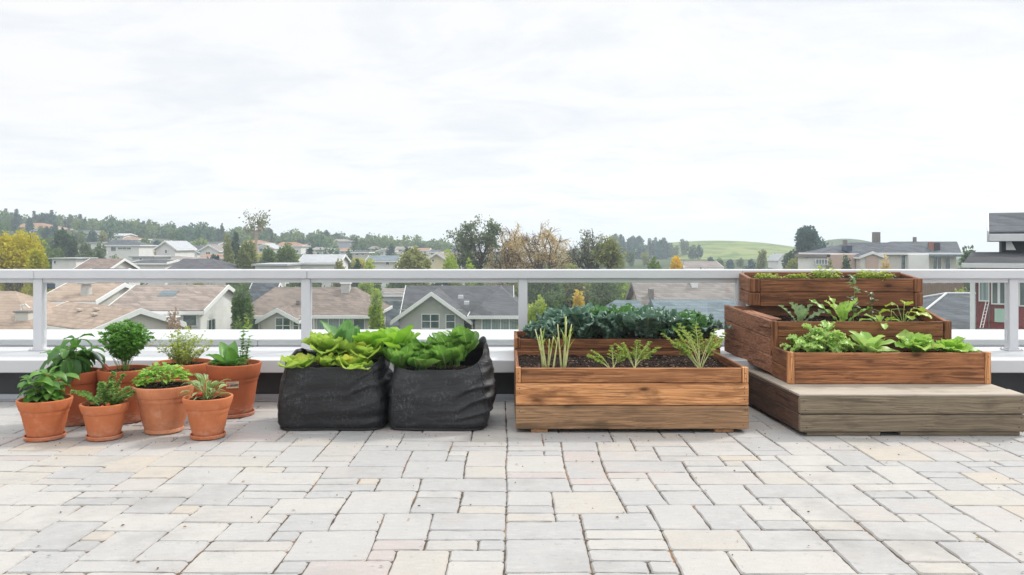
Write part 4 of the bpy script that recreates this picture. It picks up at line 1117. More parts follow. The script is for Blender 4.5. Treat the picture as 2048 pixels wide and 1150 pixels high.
# ================================================================ BACKGROUND MATERIALS
def shingle(name, col, var=.25, k=7.0):
    m, t = newmat(name)
    oc = t.n('ShaderNodeTexCoord').outputs['Object']
    z = t.n('ShaderNodeSeparateXYZ', {0: oc}).outputs[2]
    saw = t.math('FRACT', t.math('MULTIPLY', z, k))
    sx = t.n('ShaderNodeSeparateXYZ', {0: oc}); zr = t.math('FLOOR', t.math('MULTIPLY', z, k)); xr = t.math('FLOOR', t.math('ADD', t.math('MULTIPLY', t.math('ADD', sx.outputs[0], sx.outputs[1]), 2.2), t.math('MULTIPLY', zr, .47)))
    wn = t.n('ShaderNodeTexWhiteNoise', {'Vector': t.n('ShaderNodeCombineXYZ', {0: xr, 1: zr, 2: 0.0}).outputs[0]}, noise_dimensions='2D').outputs[0]
    row = t.n('ShaderNodeTexNoise', {'Vector': t.scale(oc, (2.2, 2.2, k * 1.0)), 'Scale': 1.6, 'Detail': 3, 'Roughness': .7}).outputs['Fac']
    row = t.math('ADD', t.math('MULTIPLY', row, .6), t.math('MULTIPLY', wn, .4))
    big = t.noise(oc, .35, 4, .65)
    c = t.mix(t.rng(row, .3, .7), tuple(x * (1 - var) for x in col), tuple(x * (1 + var) for x in col))
    c = t.mix(t.rng(big, .35, .7, 0, .4), c, tuple(x * .72 for x in col))
    c = t.mix(t.rng(saw, .0, .2, .6, 0), c, tuple(x * .4 for x in col))
    t.out(t.pbr(color=c, rough=.9, spec=.2, normal=t.bump(row, .5, .03))); M[name] = m
shingle('roof_grey', (.105, .105, .115)); shingle('roof_brown', (.22, .175, .15)); shingle('roof_tan', (.37, .275, .215), .16)
shingle('roof_taupe', (.30, .24, .21)); shingle('roof_slate', (.085, .096, .11), .42, 5.0); shingle('roof_pale', (.42, .44, .46), .1)
shingle('roof_orange', (.32, .185, .12)); shingle('roof_beige', (.255, .225, .21), .2); shingle('roof_blue', (.17, .21, .235), .2); shingle('roof_dark', (.06, .064, .07))
def siding(name, col, k=4.0, depth=.25):
    m, t = newmat(name)
    oc = t.n('ShaderNodeTexCoord').outputs['Object']
    z = t.n('ShaderNodeSeparateXYZ', {0: oc}).outputs[2]
    saw = t.math('FRACT', t.math('MULTIPLY', z, k)); n1 = t.noise(oc, .8, 4, .6)
    c = t.mix(t.rng(n1, .3, .7), tuple(x * .92 for x in col), tuple(min(1, x * 1.05) for x in col))
    c = t.mix(t.rng(saw, 0, .1, depth, 0), c, tuple(x * .5 for x in col))
    t.out(t.pbr(color=c, rough=.8, spec=.2)); M[name] = m
siding('wall_grey', (.50, .50, .475)); siding('wall_white', (.74, .73, .71), 3, .1); siding('wall_beige', (.55, .46, .38), 3, .08)
siding('wall_pink', (.52, .385, .32), 3, .05); siding('wall_red', (.235, .035, .035), 3.2, .3); siding('wall_dark', (.045, .05, .056), 3.2, .3)
siding('wall_tanwhite', (.60, .57, .52), 3, .06); siding('wall_lavender', (.50, .50, .56), 2, .05); siding('wall_cream', (.70, .62, .42), 2, .05)
simple('trim_white', (.78, .78, .77), .5, .03); simple('gutter', (.62, .63, .64), .5, .05); simple('brick', (.30, .13, .095), .8, .2, 8); simple('concrete', (.48, .47, .45), .8, .1, 4)
simple('grey_metal', (.25, .26, .28), .5, .1); simple('chim_dark', (.20, .18, .17), .8, .2, 5); simple('mint_panel', (.42, .60, .50), .5, .08); simple('solar', (.03, .05, .09), .2, .2, 4)
def mk_pane():
    m, t = newmat('window_pane')
    oc = t.n('ShaderNodeTexCoord').outputs['Object']
    n1 = t.noise(oc, 1.2, 2, .5)
    c = t.mix(t.rng(n1, .35, .65), (.05, .075, .08), (.14, .19, .19))
    t.out(t.pbr(color=c, rough=.08, spec=.7)); M['window_pane'] = m
    m, t = newmat('curtain_pane')
    oc = t.n('ShaderNodeTexCoord').outputs['Object']
    s = t.n('ShaderNodeTexWave', {'Vector': oc, 'Scale': 2.6, 'Distortion': 1.5}).outputs['Fac']
    c = t.mix(s, (.18, .26, .26), (.38, .46, .45)); t.out(t.pbr(color=c, rough=.12, spec=.6)); M['curtain_pane'] = m
mk_pane()
def treemat(name, a, b, trans=.22, hue=.12):
    m, t = newmat(name)
    ti = t.attr('tint'); oi = t.n('ShaderNodeObjectInfo').outputs['Random']
    c = t.mix(ti, a, b)
    c = t.mix(t.math('MULTIPLY', oi, hue * 3), c, tuple(x * k for x, k in zip(b, (1.25, .95, .7))))
    s1 = t.pbr(color=c, rough=.65, spec=.25)
    s2 = t.n('ShaderNodeBsdfTranslucent', {'Color': t.mix(.4, c, tuple(min(1, x * 1.5) for x in b))}).outputs[0]
    t.out(t.n('ShaderNodeMixShader', {0: trans, 1: s1, 2: s2}).outputs[0]); M[name] = m
treemat('tree_yellow', (.26, .31, .02), (.62, .56, .06), .32); treemat('tree_dark', (.030, .075, .040), (.085, .15, .08)); treemat('tree_blue', (.030, .085, .085), (.08, .155, .15))
treemat('tree_mid', (.07, .15, .045), (.19, .28, .09)); treemat('tree_olive', (.15, .195, .06), (.33, .36, .13)); treemat('tree_gold', (.40, .31, .14), (.68, .55, .30), .4)
treemat('tree_greygreen', (.075, .13, .075), (.22, .28, .17)); treemat('tree_orange', (.50, .34, .04), (.78, .56, .08), .32); treemat('tree_brown', (.28, .19, .13), (.44, .33, .25)); treemat('tree_bright', (.18, .31, .04), (.42, .52, .09), .32)
simple('bark', (.10, .075, .055), .9, .3, 3); simple('bark_pale', (.42, .33, .27), .9, .15, 2); simple('bark_brown', (.15, .105, .075), .9, .2, 3)

# ================================================================ LAND
def ground_z(X, Y):
    px = CX + F * X / max(Y, 40)
    crest = interp(px, [(-700, 10), (0, 8.0), (300, 4.6), (600, 1.4), (900, -2.0), (1100, -4.5), (2800, -4.5)])
    if Y < 330: z = lerp(-9.5, crest, smooth((Y - 88) / 242) ** .9 if Y > 88 else 0)
    else: z = max(-9.0, crest - (Y - 330) * .03)
    return z + .5 * nz(X * .03, Y * .03)
def make_ground():
    mb = MB(); vs = []; fs = []
    ys = [-60, -20, 9, 20, 35, 50, 65, 80] + [88 + 11 * k for k in range(24)] + [360, 420, 500, 600, 750, 950, 1200]
    xs = [-1150 + 23 * k for k in range(101)]
    for y in ys:
        s = 1.0 if y > 320 else lerp(.25, 1.0, max(0, y) / 320)
        for x in xs: vs.append((x * s, y, ground_z(x * s, y) if y > 0 else -9.5))
    n = len(xs)
    for j in range(len(ys) - 1):
        for i in range(n - 1):
            a = j * n + i; fs.append([a, a + 1, a + n + 1, a + n])
    mb.add(vs, fs)
    m, t = newmat('land')
    oc = t.n('ShaderNodeTexCoord').outputs['Object']; n1 = t.noise(oc, .05, 5, .65); n2 = t.noise(oc, .6, 4, .6)
    c = t.ramp(n1, [(.3, (.035, .065, .025)), (.48, (.06, .085, .035)), (.6, (.11, .11, .06)), (.72, (.05, .075, .03))])
    c = t.mix(t.rng(n2, .35, .7, 0, .5), c, (.045, .065, .03))
    t.out(t.pbr(color=c, rough=.95, spec=.1)); M['land'] = m
    tag(mb.build('ground', m, smooth=True), kind='structure')
make_ground()
def make_hill():
    m, t = newmat('meadow')
    oc = t.n('ShaderNodeTexCoord').outputs['Object']
    n1 = t.noise(t.scale(oc, (.30, 1.0, 6.0)), .06, 6, .65, .8); n2 = t.noise(oc, .12, 4, .65)
    c = t.ramp(n1, [(.36, (.08, .13, .035)), (.45, (.17, .22, .065)), (.52, (.24, .26, .09)), (.58, (.12, .17, .05)), (.66, (.26, .25, .105))])
    c = t.mix(t.rng(n2, .5, .64, 0, .6), c, (.055, .10, .035))
    t.out(t.pbr(color=c, rough=.95, spec=.1)); M['meadow'] = m
    def dome(px, D, rx, ry, top, base, name, mat, seed):
        mb = MB(); vs = []; fs = []; n = 56; k = 26; X = gx(px, D)
        for j in range(k + 1):
            for i in range(n):
                a = 6.28318 * i / n; r = j / k * 1.15
                x, y = rx * r * math.cos(a), ry * r * math.sin(a)
                z = lerp(base, top, .5 + .5 * math.cos(math.pi * min(1, r))) + .5 * nz(x * .03 + seed, y * .03) * min(1, r * 3) * (1 - smooth((r - .9) / .2)) - (3 if r > 1.05 else 0)
                vs.append((X + x, D + y, z))
        for j in range(k):
            for i in range(n):
                q = (i + 1) % n; fs.append([j * n + i, (j + 1) * n + i, (j + 1) * n + q, j * n + q])
        mb.add(vs, fs); tag(mb.build(name, mat, smooth=True), kind='structure')
    dome(1425, 440, 122, 130, 3.9, -9.2, 'grass_hill', M['meadow'], 3)
    dome(1210, 400, 60, 70, 1.0, -9.2, 'wooded_hill', M['land'], 9)
    dome(1690, 470, 60, 60, 5.2, -9.2, 'far_hill', M['land'], 13)
make_hill()

# ================================================================ HOUSES
def gable(w, r, tr, x0, x1, y0, y1, z0, ze, zr, axis='x', ov=.45, th=.16):
    """walls into w, roof slabs into r, white bargeboards into tr"""
    T = (lambda a, c, z: (a, c, z)) if axis == 'x' else (lambda a, c, z: (c, a, z))
    a0, a1, c0, c1 = (x0, x1, y0, y1) if axis == 'x' else (y0, y1, x0, x1)
    cm = (c0 + c1) / 2
    w.prism([T(a0, c0, z0), T(a0, c1, z0), T(a0, c1, ze), T(a0, cm, zr), T(a0, c0, ze)], Vector(T(a1, 0, 0)) - Vector(T(a0, 0, 0)))
    sl = (zr - ze) / (cm - c0)
    for c, s in ((c0, -1), (c1, 1)):
        e = c + s * ov; zz = ze - ov * sl
        b = .03
        q = [T(a0 - ov, e, zz + b), T(a1 + ov, e, zz + b), T(a0 - ov, cm, zr + b), T(a1 + ov, cm, zr + b), T(a0 - ov, e, zz + th + b), T(a1 + ov, e, zz + th + b), T(a0 - ov, cm, zr + th + b), T(a1 + ov, cm, zr + th + b)]
        r.hexa(q, 0, .5, 0, .01)
        for a, g in ((a0 - ov, -1), (a1 + ov, 1)):
            p0, p1 = (a, a + g * .05) if g > 0 else (a - .05, a)
            tr.hexa([T(p0, e, zz - .12), T(p1, e, zz - .12), T(p0, cm, zr - .12), T(p1, cm, zr - .12), T(p0, e, zz + th + .06), T(p1, e, zz + th + .06), T(p0, cm, zr + th + .06), T(p1, cm, zr + th + .06)], 0, .5, 0, .01)
        f0, f1 = (e - .06, e) if s < 0 else (e, e + .06)
        p = [T(a0 - ov, f0, zz - .12), T(a1 + ov, f0, zz - .12), T(a0 - ov, f1, zz - .12), T(a1 + ov, f1, zz - .12), T(a0 - ov, f0, zz + th * .75), T(a1 + ov, f0, zz + th * .75), T(a0 - ov, f1, zz + th * .75), T(a1 + ov, f1, zz + th * .75)]
        tr.hexa(p, 0, .5, 0, .01)
def hip(w, r, tr, x0, x1, y0, y1, z0, ze, zr, r0, r1, axis='x', ov=.45):
    """hipped roof whose ridge runs r0..r1 along axis"""
    w.box(x0, x1, y0, y1, z0, ze, ch=.01)
    X0, X1, Y0, Y1 = x0 - ov, x1 + ov, y0 - ov, y1 + ov
    xm, ym = (x0 + x1) / 2, (y0 + y1) / 2
    R0, R1 = ((r0, ym, zr), (r1, ym, zr)) if axis == 'x' else ((xm, r0, zr), (xm, r1, zr))
    zb = ze + .02
    vs = [(X0, Y0, zb), (X1, Y0, zb), (X1, Y1, zb), (X0, Y1, zb), R0, R1]
    if axis == 'x': fs = [[0, 1, 5, 4], [1, 2, 5], [2, 3, 4, 5], [3, 0, 4], [3, 2, 1, 0]]
    else: fs = [[0, 1, 4], [1, 2, 5, 4], [2, 3, 5], [3, 0, 4, 5], [3, 2, 1, 0]]
    r.add(vs, fs)
    for (p, q, a, c) in ((X0 - .06, X1 + .06, Y0 - .06, Y0), (X0 - .06, X1 + .06, Y1, Y1 + .06)): tr.box(p, q, a, c, ze - .16, ze + .09, ch=.01)
    for (p, q) in ((X0 - .06, X0), (X1, X1 + .06)): tr.box(p, q, Y0, Y1, ze - .16, ze + .09, ch=.01)
def window(root, x, z, w, h, y, cols=1, rows=1, face='-y', pane='window_pane', fr=.07, frame='trim_white'):
    """frame part proud of the wall, pane as its child"""
    def Tm(u, d, v):       # u along wall, d outward, v up
        if face == '-y': return (x + u, y - d, z + v)
        if face == '+x': return (y + d, x + u, z + v)
        return (y - d, x + u, z + v)
    def bar(mb, u0, u1, d0, d1, v0, v1):
        c = [Tm(u, d, v) for v in (v0, v1) for d in (d1, d0) for u in (u0, u1)]
        mb.hexa(c, 0, .5, 0, .006)
    f = MB(); W, Hh = w / 2, h / 2
    bar(f, -W - fr, W + fr, 0, .07, Hh, Hh + fr); bar(f, -W - fr, W + fr, 0, .09, -Hh - fr, -Hh)
    bar(f, -W - fr, -W, 0, .068, -Hh + .001, Hh - .001); bar(f, W, W + fr, 0, .068, -Hh + .001, Hh - .001)
    for c in range(1, cols): u = -W + w * c / cols; bar(f, u - .035, u + .035, 0, .06, -Hh + .001, Hh - .001)
    for r in range(1, rows): v = -Hh + h * r / rows; bar(f, -W + .001, W - .001, 0, .055, v - .025, v + .025)
    o = f.build('window', M[frame], root, fix=True)
    p = MB(); bar(p, -W + .002, W - .002, .004, .02, -Hh + .002, Hh - .002)
    p.build('pane', M[pane], o, fix=True)
class House:
    def __init__(s, label, px, D, zg, rz=0.0, name='house', group='houses below the terrace'):
        s.loc = Vector((gx(px, D), D, zg)); s.D = D; s.rz = rz
        s.t = thing(name, label, 'house', tuple(s.loc), rz, group)
        s.w, s.r, s.tr = MB(), MB(), MB()
    def X(s, px, D=None): return gx(px, D or s.D) - s.loc.x
    def Z(s, py, D=None): return gz(py, D or s.D) - s.loc.z
    def gable(s, *a, **k): gable(s.w, s.r, s.tr, *a, **k)
    def hip(s, *a, **k): hip(s.w, s.r, s.tr, *a, **k)
    def done(s, wall, roof, trim='trim_white'):
        if s.w.v: s.w.build('wall', M[wall], s.t, fix=True)
        if s.r.v: s.ro = s.r.build('roof', M[roof], s.t, fix=True)
        if s.tr.v: s.tr.build('roof_trim', M[trim], s.t, fix=True)
        return s.t
    def box(s, name, mat, x0, x1, y0, y1, z0, z1, cap=None):
        b = MB(); b.box(x0, x1, y0, y1, z0, z1, ch=.02)
        if cap: b.box(x0 - .07, x1 + .07, y0 - .07, y1 + .07, z1 + .002, z1 + .10, 1, ch=.01)
        o = b.build(name, [M[mat], M[cap or mat]], s.t, fix=True); return o
    def window(s, *a, **k): window(s.t, *a, **k)
GZ = -9.5
BLOCK = []        # picture rectangles the scattered trees should not stand in front of (x0, x1, ytop, ybottom, D)
def block(x0, x1, y0, y1, D): BLOCK.append((x0, x1, y0, y1, D))

# grey cross-gabled house
h = House('light grey two storey house with white edged front gable and dark grey shingle roof', 861, 60, GZ); block(775, 1060, 572, 665, 60)
h.gable(h.X(800), h.X(928), 0, 9, 0, h.Z(634), h.Z(588), 'y', .6)
h.gable(h.X(806, 62), h.X(1020, 62), 2.3, 10.3, 0, gz(640, 62) - GZ, gz(576, 66) - GZ, 'x', .3)
h.hip(h.X(950), h.X(1052), -.3, 9, 0, h.Z(632), gz(574, 64) - GZ, 3.6, 8, 'y', .5)
h.done('wall_grey', 'roof_grey')
h.window(h.X(861), h.Z(642.5), 1.25, 1.0, 0, 2, 2); h.window(h.X(901), h.Z(643), .62, 1.0, 0, 1, 2)
h.window(h.X(1001), h.Z(651), 2.7, 1.25, -.3, 4, 1, pane='curtain_pane', fr=.1)
b = MB(); b.box(h.X(797), h.X(925), -.03, -.004, h.Z(620), h.Z(618.6)); b.box(h.X(860), h.X(861.2), -.03, -.004, h.Z(618), h.Z(592)); b.build('trim_strip', M['wall_grey'], h.t)
for (px, py, D) in ((921, 595, 63.2), (933, 607, 62.6)): h.box('roof_vent', 'gutter', h.X(px - 5, D), h.X(px + 5, D), D - 60, D - 59.6, gz(py, D) - GZ - .1, gz(py, D) - GZ + .18)
h.box('downspout', 'gutter', h.X(944), h.X(946), -.38, -.31, 0, h.Z(634))

# brown hipped house
h = House('beige house with broad brown hipped roof, small front gable and glazed sunroom', 610, 62, GZ); block(478, 740, 572, 665, 62)
h.hip(h.X(482), h.X(736), 0, 9, 0, h.Z(632), gz(574, 66.5) - GZ, h.X(550, 66.5), h.X(712, 66.5), 'x', .5)
h.gable(h.X(538), h.X(602), -1.8, 2.5, 0, gz(639, 60.2) - GZ, gz(621, 60.2) - GZ, 'y', .35)
h.done('wall_tanwhite', 'roof_brown')
h.window(h.X(566, 60.2), gz(651, 60.2) - GZ, 1.05, 1.1, -1.8, 2, 2); h.window(h.X(592, 60.2), gz(651, 60.2) - GZ, .35, 1.0, -1.8, 1, 2)
h.window(h.X(502), h.Z(650), 1.2, .95, 0, 2, 1); h.window(h.X(668), h.Z(649), 2.6, .95, 0, 3, 1, pane='curtain_pane'); h.window(h.X(718), h.Z(649), .8, .85, 0, 1, 1)
h.box('chimney', 'concrete', h.X(682, 65.5), h.X(699, 65.5), 3.4, 4.2, gz(592, 65.5) - GZ, gz(568, 65.5) - GZ, 'trim_white')
h.box('roof_hatch', 'chim_dark', h.X(590, 63), h.X(597, 63), 1.3, 1.7, gz(604, 63) - GZ - .2, gz(601, 63) - GZ)
h.box('downspout', 'trim_white', h.X(630), h.X(632), -.56, -.5, 0, h.Z(634))

# taupe roofed house with white gable end
h = House('house with worn taupe roof, blue skylight and bright white gable end wall', 330, 55, GZ); block(255, 485, 570, 665, 55)
x0, x1 = -27.3 - h.loc.x, -21.1 - h.loc.x
h.gable(x0, x1, 0, 9, 0, gz(622, 55) - GZ, gz(575, 59.5) - GZ, 'x', .35)
h.done('wall_white', 'roof_taupe')
h.window(2.0, 4.75, 1.3, 1.7, x1, 2, 1, face='+x'); h.window(h.X(380), h.Z(641), .9, .7, 0, 1, 1); h.window(h.X(306), h.Z(648), 1.5, .9, 0, 3, 1)
D = 57.6; b = MB(); zc = gz(588, D) - GZ
b.hexa([(h.X(318, D), 2.2, zc - .42), (h.X(352, D), 2.2, zc - .42), (h.X(318, D), 3.2, zc - .06), (h.X(352, D), 3.2, zc - .06), (h.X(318, D), 2.2, zc - .12), (h.X(352, D), 2.2, zc - .12), (h.X(318, D), 3.2, zc + .22), (h.X(352, D), 3.2, zc + .22)])
b.build('skylight', M['roof_blue'], h.t)
h.box('porch_roof', 'trim_white', h.X(278), h.X(368), -1.6, -.4, h.Z(633), h.Z(630)); h.box('fence_panel', 'fence_wood', h.X(372), h.X(396), -1.2, -1.1, h.Z(680), h.Z(648))
h.box('roof_patch', 'roof_dark', h.X(385, 56.2), h.X(408, 56.2), 1.3, 2.3, gz(602, 56.2) - GZ - .5, gz(602, 56.2) - GZ - .12)

# tan roofed house, turned
h = House('turned house with sunlit tan shingle roof and long white edge board', 205, 50, GZ, R(-38)); block(90, 318, 570, 665, 50)
h.gable(-4.6, 4.4, -2.6, 2.6, 0, 6.05, 7.0, 'x', .3)
h.done('wall_tanwhite', 'roof_tan')
h.window(-2.2, 5.0, .9, .7, -2.6, 1, 1); h.window(.5, 5.0, 1.2, .7, -2.6, 2, 1)
for (x, y) in ((-1.0, -1.2), (.6, -.9), (1.6, -1.5)): h.box('roof_patch', 'wall_beige', x, x + .5, y, y + .25, 6.2 + (y + 2.6) * .36 + .13, 6.2 + (y + 2.6) * .36 + .28)
h = House('tan house behind the turned one, with a tall capped roof vent', 140, 57, GZ); block(80, 205, 566, 640, 57)
h.gable(h.X(82), h.X(186), 0, 8, 0, h.Z(604), gz(571, 61) - GZ, 'x', .35)
h.done('wall_tanwhite', 'roof_tan')
b = MB(); c = (h.X(155), 1.2, h.Z(598)); b.lathe([(.0, 0), (.42, 0), (.34, .9), (.30, 1.0), (.30, 1.02), (.55, 1.02), (.60, 1.1), (.45, 1.22), (.0, 1.25)], c, 20); b.build('roof_vent', M['concrete'], h.t, fix=True)
h.box('solar_panel', 'solar', h.X(93), h.X(118), -.6, -.45, h.Z(577), h.Z(566))
h = House('hip roofed tan house at the far left with a square white chimney', 15, 47, GZ); block(-80, 75, 575, 665, 47)
h.hip(h.X(-90), h.X(66), 0, 8, 0, h.Z(668), gz(582, 51) - GZ, h.X(-30, 51), h.X(30, 51), 'x', .4)
h.done('wall_tanwhite', 'roof_tan')
h.box('chimney', 'wall_tanwhite', h.X(31, 48), h.X(58, 48), .9, 1.6, gz(665, 48) - GZ, gz(625, 48) - GZ, 'chim_dark')
b = MB(); c = (h.X(44, 48), 1.25, gz(623, 48) - GZ + .06); b.tube([(c[0] - .22, c[1], c[2]), (c[0] - .2, c[1], c[2] + .28), (c[0] + .05, c[1], c[2] + .36), (c[0] + .3, c[1], c[2] + .12)], .05, 8); b.build('flue', M['trim_white'], h.t)

def block_house(label, px0, px1, yr, ye, D, wall, roof, kind='gx', depth=8, wins=(), yb=None, zg=None, grp='houses below the terrace', chim=None, trim='trim_white', ridge=None, ov=.4):
    zg = ground_z(gx((px0 + px1) / 2, D), D) - .6 if zg is None else zg
    h = House(label, (px0 + px1) / 2, D, zg, group=grp); block(px0, px1, yr, yb or ye + 14, D)
    x0, x1 = h.X(px0), h.X(px1); ze = h.Z(ye); Dr = D + (depth / 2 if kind in ('gx', 'hx') else 0); zr = gz(yr, Dr) - zg
    if kind == 'gx': h.gable(x0, x1, 0, depth, 0, ze, zr, 'x', ov)
    elif kind == 'gy': h.gable(x0, x1, 0, depth, 0, ze, zr, 'y', ov)
    elif kind == 'hx':
        rr = ridge or (lerp(px0, px1, .25), lerp(px0, px1, .75)); h.hip(x0, x1, 0, depth, 0, ze, zr, h.X(rr[0], Dr), h.X(rr[1], Dr), 'x', ov)
    else:
        h.w.box(x0, x1, 0, depth, 0, ze, ch=.02); h.r.box(x0 - .4, x1 + .4, -.4, depth + .4, ze + .005, h.Z(yr), ch=.02)
    h.done(wall, roof, trim)
    for (pa, pb, ya, yb_, c, r) in wins: h.window(h.X((pa + pb) / 2), h.Z((ya + yb_) / 2), gx(pb, D) - gx(pa, D), gz(ya, D) - gz(yb_, D), 0, c, r, fr=max(.07, D * .0007))
    for (pa, pb, ya, yb_, dd, m) in (chim or ()): h.box('chimney', m, h.X(pa, D + dd), h.X(pb, D + dd), dd, dd + .9, gz(yb_, D + dd) - zg, gz(ya, D + dd) - zg)
    return h
block_house('low slate blue roof squeezed between the beige and the grey house', 715, 830, 606, 660, 74, 'wall_grey', 'roof_slate', 'gx', 9, trim='grey_metal')
block_house('blue grey roof behind the taupe roofed house', 196, 275, 578, 614, 78, 'wall_white', 'roof_slate', 'gx', 7)
block_house('slate roof standing between the taupe roof and the brown hipped roof', 494, 534, 568, 612, 76, 'wall_grey', 'roof_slate', 'gx', 6)
block_house('white house with teal windows behind the tan roofs', 158, 222, 540, 556, 88, 'wall_white', 'roof_grey', 'gx', 7, ((180, 196, 560, 582, 2, 1), (203, 212, 562, 580, 1, 1)), 600)
block_house('white walled low house behind the green tree beside the grey house', 742, 800, 580, 590, 84, 'wall_white', 'roof_beige', 'gx', 6, ((752, 764, 596, 606, 2, 1),), 612)
block_house('wide beige roofed building beyond the kale', 1292, 1500, 566, 626, 58, 'wall_beige', 'roof_beige', 'gx', 8, trim='roof_beige', chim=((1300, 1308, 578, 612, 1.2, 'chim_dark'), (1384, 1396, 560, 580, 3, 'trim_white')))
block_house('pale blue grey roof just above the kale at the right', 1336, 1520, 605, 655, 46, 'wall_grey', 'roof_blue', 'gx', 6, trim='roof_blue')
block_house('small pale blue roof above the middle of the kale row', 1206, 1300, 600, 650, 50, 'wall_white', 'roof_blue', 'hx', 5, trim='roof_blue')
hs_ = block_house('slate hipped roof between the terraced bed and the red house', 1800, 1985, 588, 668, 38, 'wall_grey', 'roof_slate', 'hx', 9, ridge=(1893, 1990), trim='gutter')
b = MB(); q = hs_; x0, x1 = q.X(1800) - .4, q.X(1985) + .4; zz = q.Z(668) + .06; rp = (q.X(1893, 42.5), 4.5, gz(588, 42.5) - q.loc.z + .04)
b.tube([(x0, -.4, zz), rp], .06, 6); b.tube([(x0, 9.4, zz), rp], .06, 6); b.tube([rp, (q.X(1990, 42.5), 4.5, rp[2])], .06, 6); b.build('ridge_cap', M['gutter'], q.t)
f = thing('fence', 'brown wooden board fence behind the slate hipped roof', 'fence', (gx(1876, 52), 52, GZ)); b = MB(); rf = random.Random(5)
for k in range(22): x = gx(1836 + k * 4.2, 52); b.box(x, x + .125, 52, 52.03, gz(640, 52), gz(566 + rf.uniform(-.6, .6), 52), axis=2, rnd=rf)
wpart(b, 'boards', M['fence_wood'], f)
b = MB(); b.box(gx(1836, 52), gx(1928, 52), 52.032, 52.09, gz(575, 52), gz(572, 52)); wpart(b, 'fence_rail', M['fence_wood'], f)

# red and dark neighbouring house at the right edge, its left flank in line with the view
RA = R(-31); CA, SA = math.cos(-RA), math.sin(-RA); HX0 = gx(1952, 25)
h = House('tall house at the right edge, dark grey gabled upper storey over red lower walls', 1952, 25, GZ, RA); block(1930, 2300, 430, 665, 25)
def HU(px, off=0.0):
    """distance along the front wall at which a wall point appears at px; off = metres behind the front"""
    k = (px - CX) / F; X0, D0 = HX0 + off * SA, 25 + off * CA
    u = (D0 * k - X0) / (CA + SA * k); return u, D0 - SA * u
def HZ(px, py, off=0.0): return gz(py, HU(px, off)[1]) - GZ
h.w.box(0, 9, 0, 7, 0, HZ(1975, 540), ch=.02)
h.w.build('red_wall', M['wall_red'], h.t, fix=True)
upv, rt, tt = MB(), MB(), MB()
u0 = HU(2003, 2.0)[0]
gable(upv, rt, tt, u0, 9, 2.0, 7, HZ(1975, 540) - .02, HZ(2003, 470, 2.0), HZ(2010, 436, 4.5), 'x', .35)
upv.build('upper_wall', M['wall_dark'], h.t, fix=True); rt.build('upper_roof', M['roof_slate'], h.t, fix=True); tt.build('roof_trim', M['gutter'], h.t, fix=True)
low = MB(); z0, z1 = HZ(1945, 527, -.6), HZ(1965, 504, 1.95)
low.hexa([(-.35, -.6, z0 - .06), (9.2, -.6, z0 - .06), (-.15, 1.98, z1 - .06), (9.2, 1.98, z1 - .06), (-.35, -.6, z0), (9.2, -.6, z0), (-.15, 1.98, z1), (9.2, 1.98, z1)])
low.build('lower_roof', M['roof_dark'], h.t, fix=True)
g = MB(); g.box(-.38, 9.2, -.72, -.61, z0 - .13, z0 + .01); g.box(-.36, 9.2, -.60, -.01, z0 - .14, z0 - .075); g.build('gutter', M['gutter'], h.t)
tri = MB(); ua, ub = HU(2012, 2.0)[0], HU(2032, 2.0)[0]
tri.prism([(ua, 1.99, HZ(2012, 464, 2)), (ub, 1.99, HZ(2032, 500, 2)), (ua, 1.99, HZ(2012, 500, 2))], (0, -.07, 0)); tri.build('gable_panel', M['trim_white'], h.t, fix=True)
def hwin(a, b_, y0, y1, cols, **k):
    ua, ub = HU(a)[0], HU(b_)[0]; h.window((ua + ub) / 2, (HZ(a, y0) + HZ(a, y1)) / 2, ub - ua, HZ(a, y0) - HZ(a, y1), 0, cols, 1, **k)
hwin(1960, 1976, 560, 600, 1, pane='curtain_pane', fr=.04); hwin(1985, 2010, 560, 606, 2, fr=.04); hwin(2040, 2062, 560, 610, 1, fr=.04); hwin(2085, 2130, 560, 612, 2, fr=.04)
b = MB(); b.box(HU(1989)[0], HU(2009)[0], -.05, -.004, HZ(1995, 644), HZ(1995, 617)); b.build('mint_panel', M['mint_panel'], h.t)
h.box('corner_pillar', 'trim_white', -.16, -.02, -.2, -.02, 0, HZ(1952, 552)); h.box('downspout', 'chim_dark', HU(1977)[0], HU(1979)[0], -.07, -.004, 0, HZ(1977, 552))
h.box('floor_band', 'chim_dark', .02, 9, -.04, -.004, HZ(1970, 661), HZ(1970, 656))
lad = thing('ladder', 'small white ladder leaning on the red wall', 'ladder', (gx(1968, 24.2), 24.2, gz(656, 24.2)))
b = MB(); q0, q1 = at(1963, 656, 24.2), at(1975, 603, 24.65)
for dx in (-.045, .045): b.tube([q0 + Vector((dx, 0, 0)), q1 + Vector((dx, 0, 0))], .011, 6)
wpart(b, 'rails', M['trim_white'], lad); b = MB()
for k in range(1, 8): c = q0.lerp(q1, k / 8); b.tube([c + Vector((-.045, 0, 0)), c + Vector((.045, 0, 0))], .008, 6)
wpart(b, 'rungs', M['trim_white'], lad)

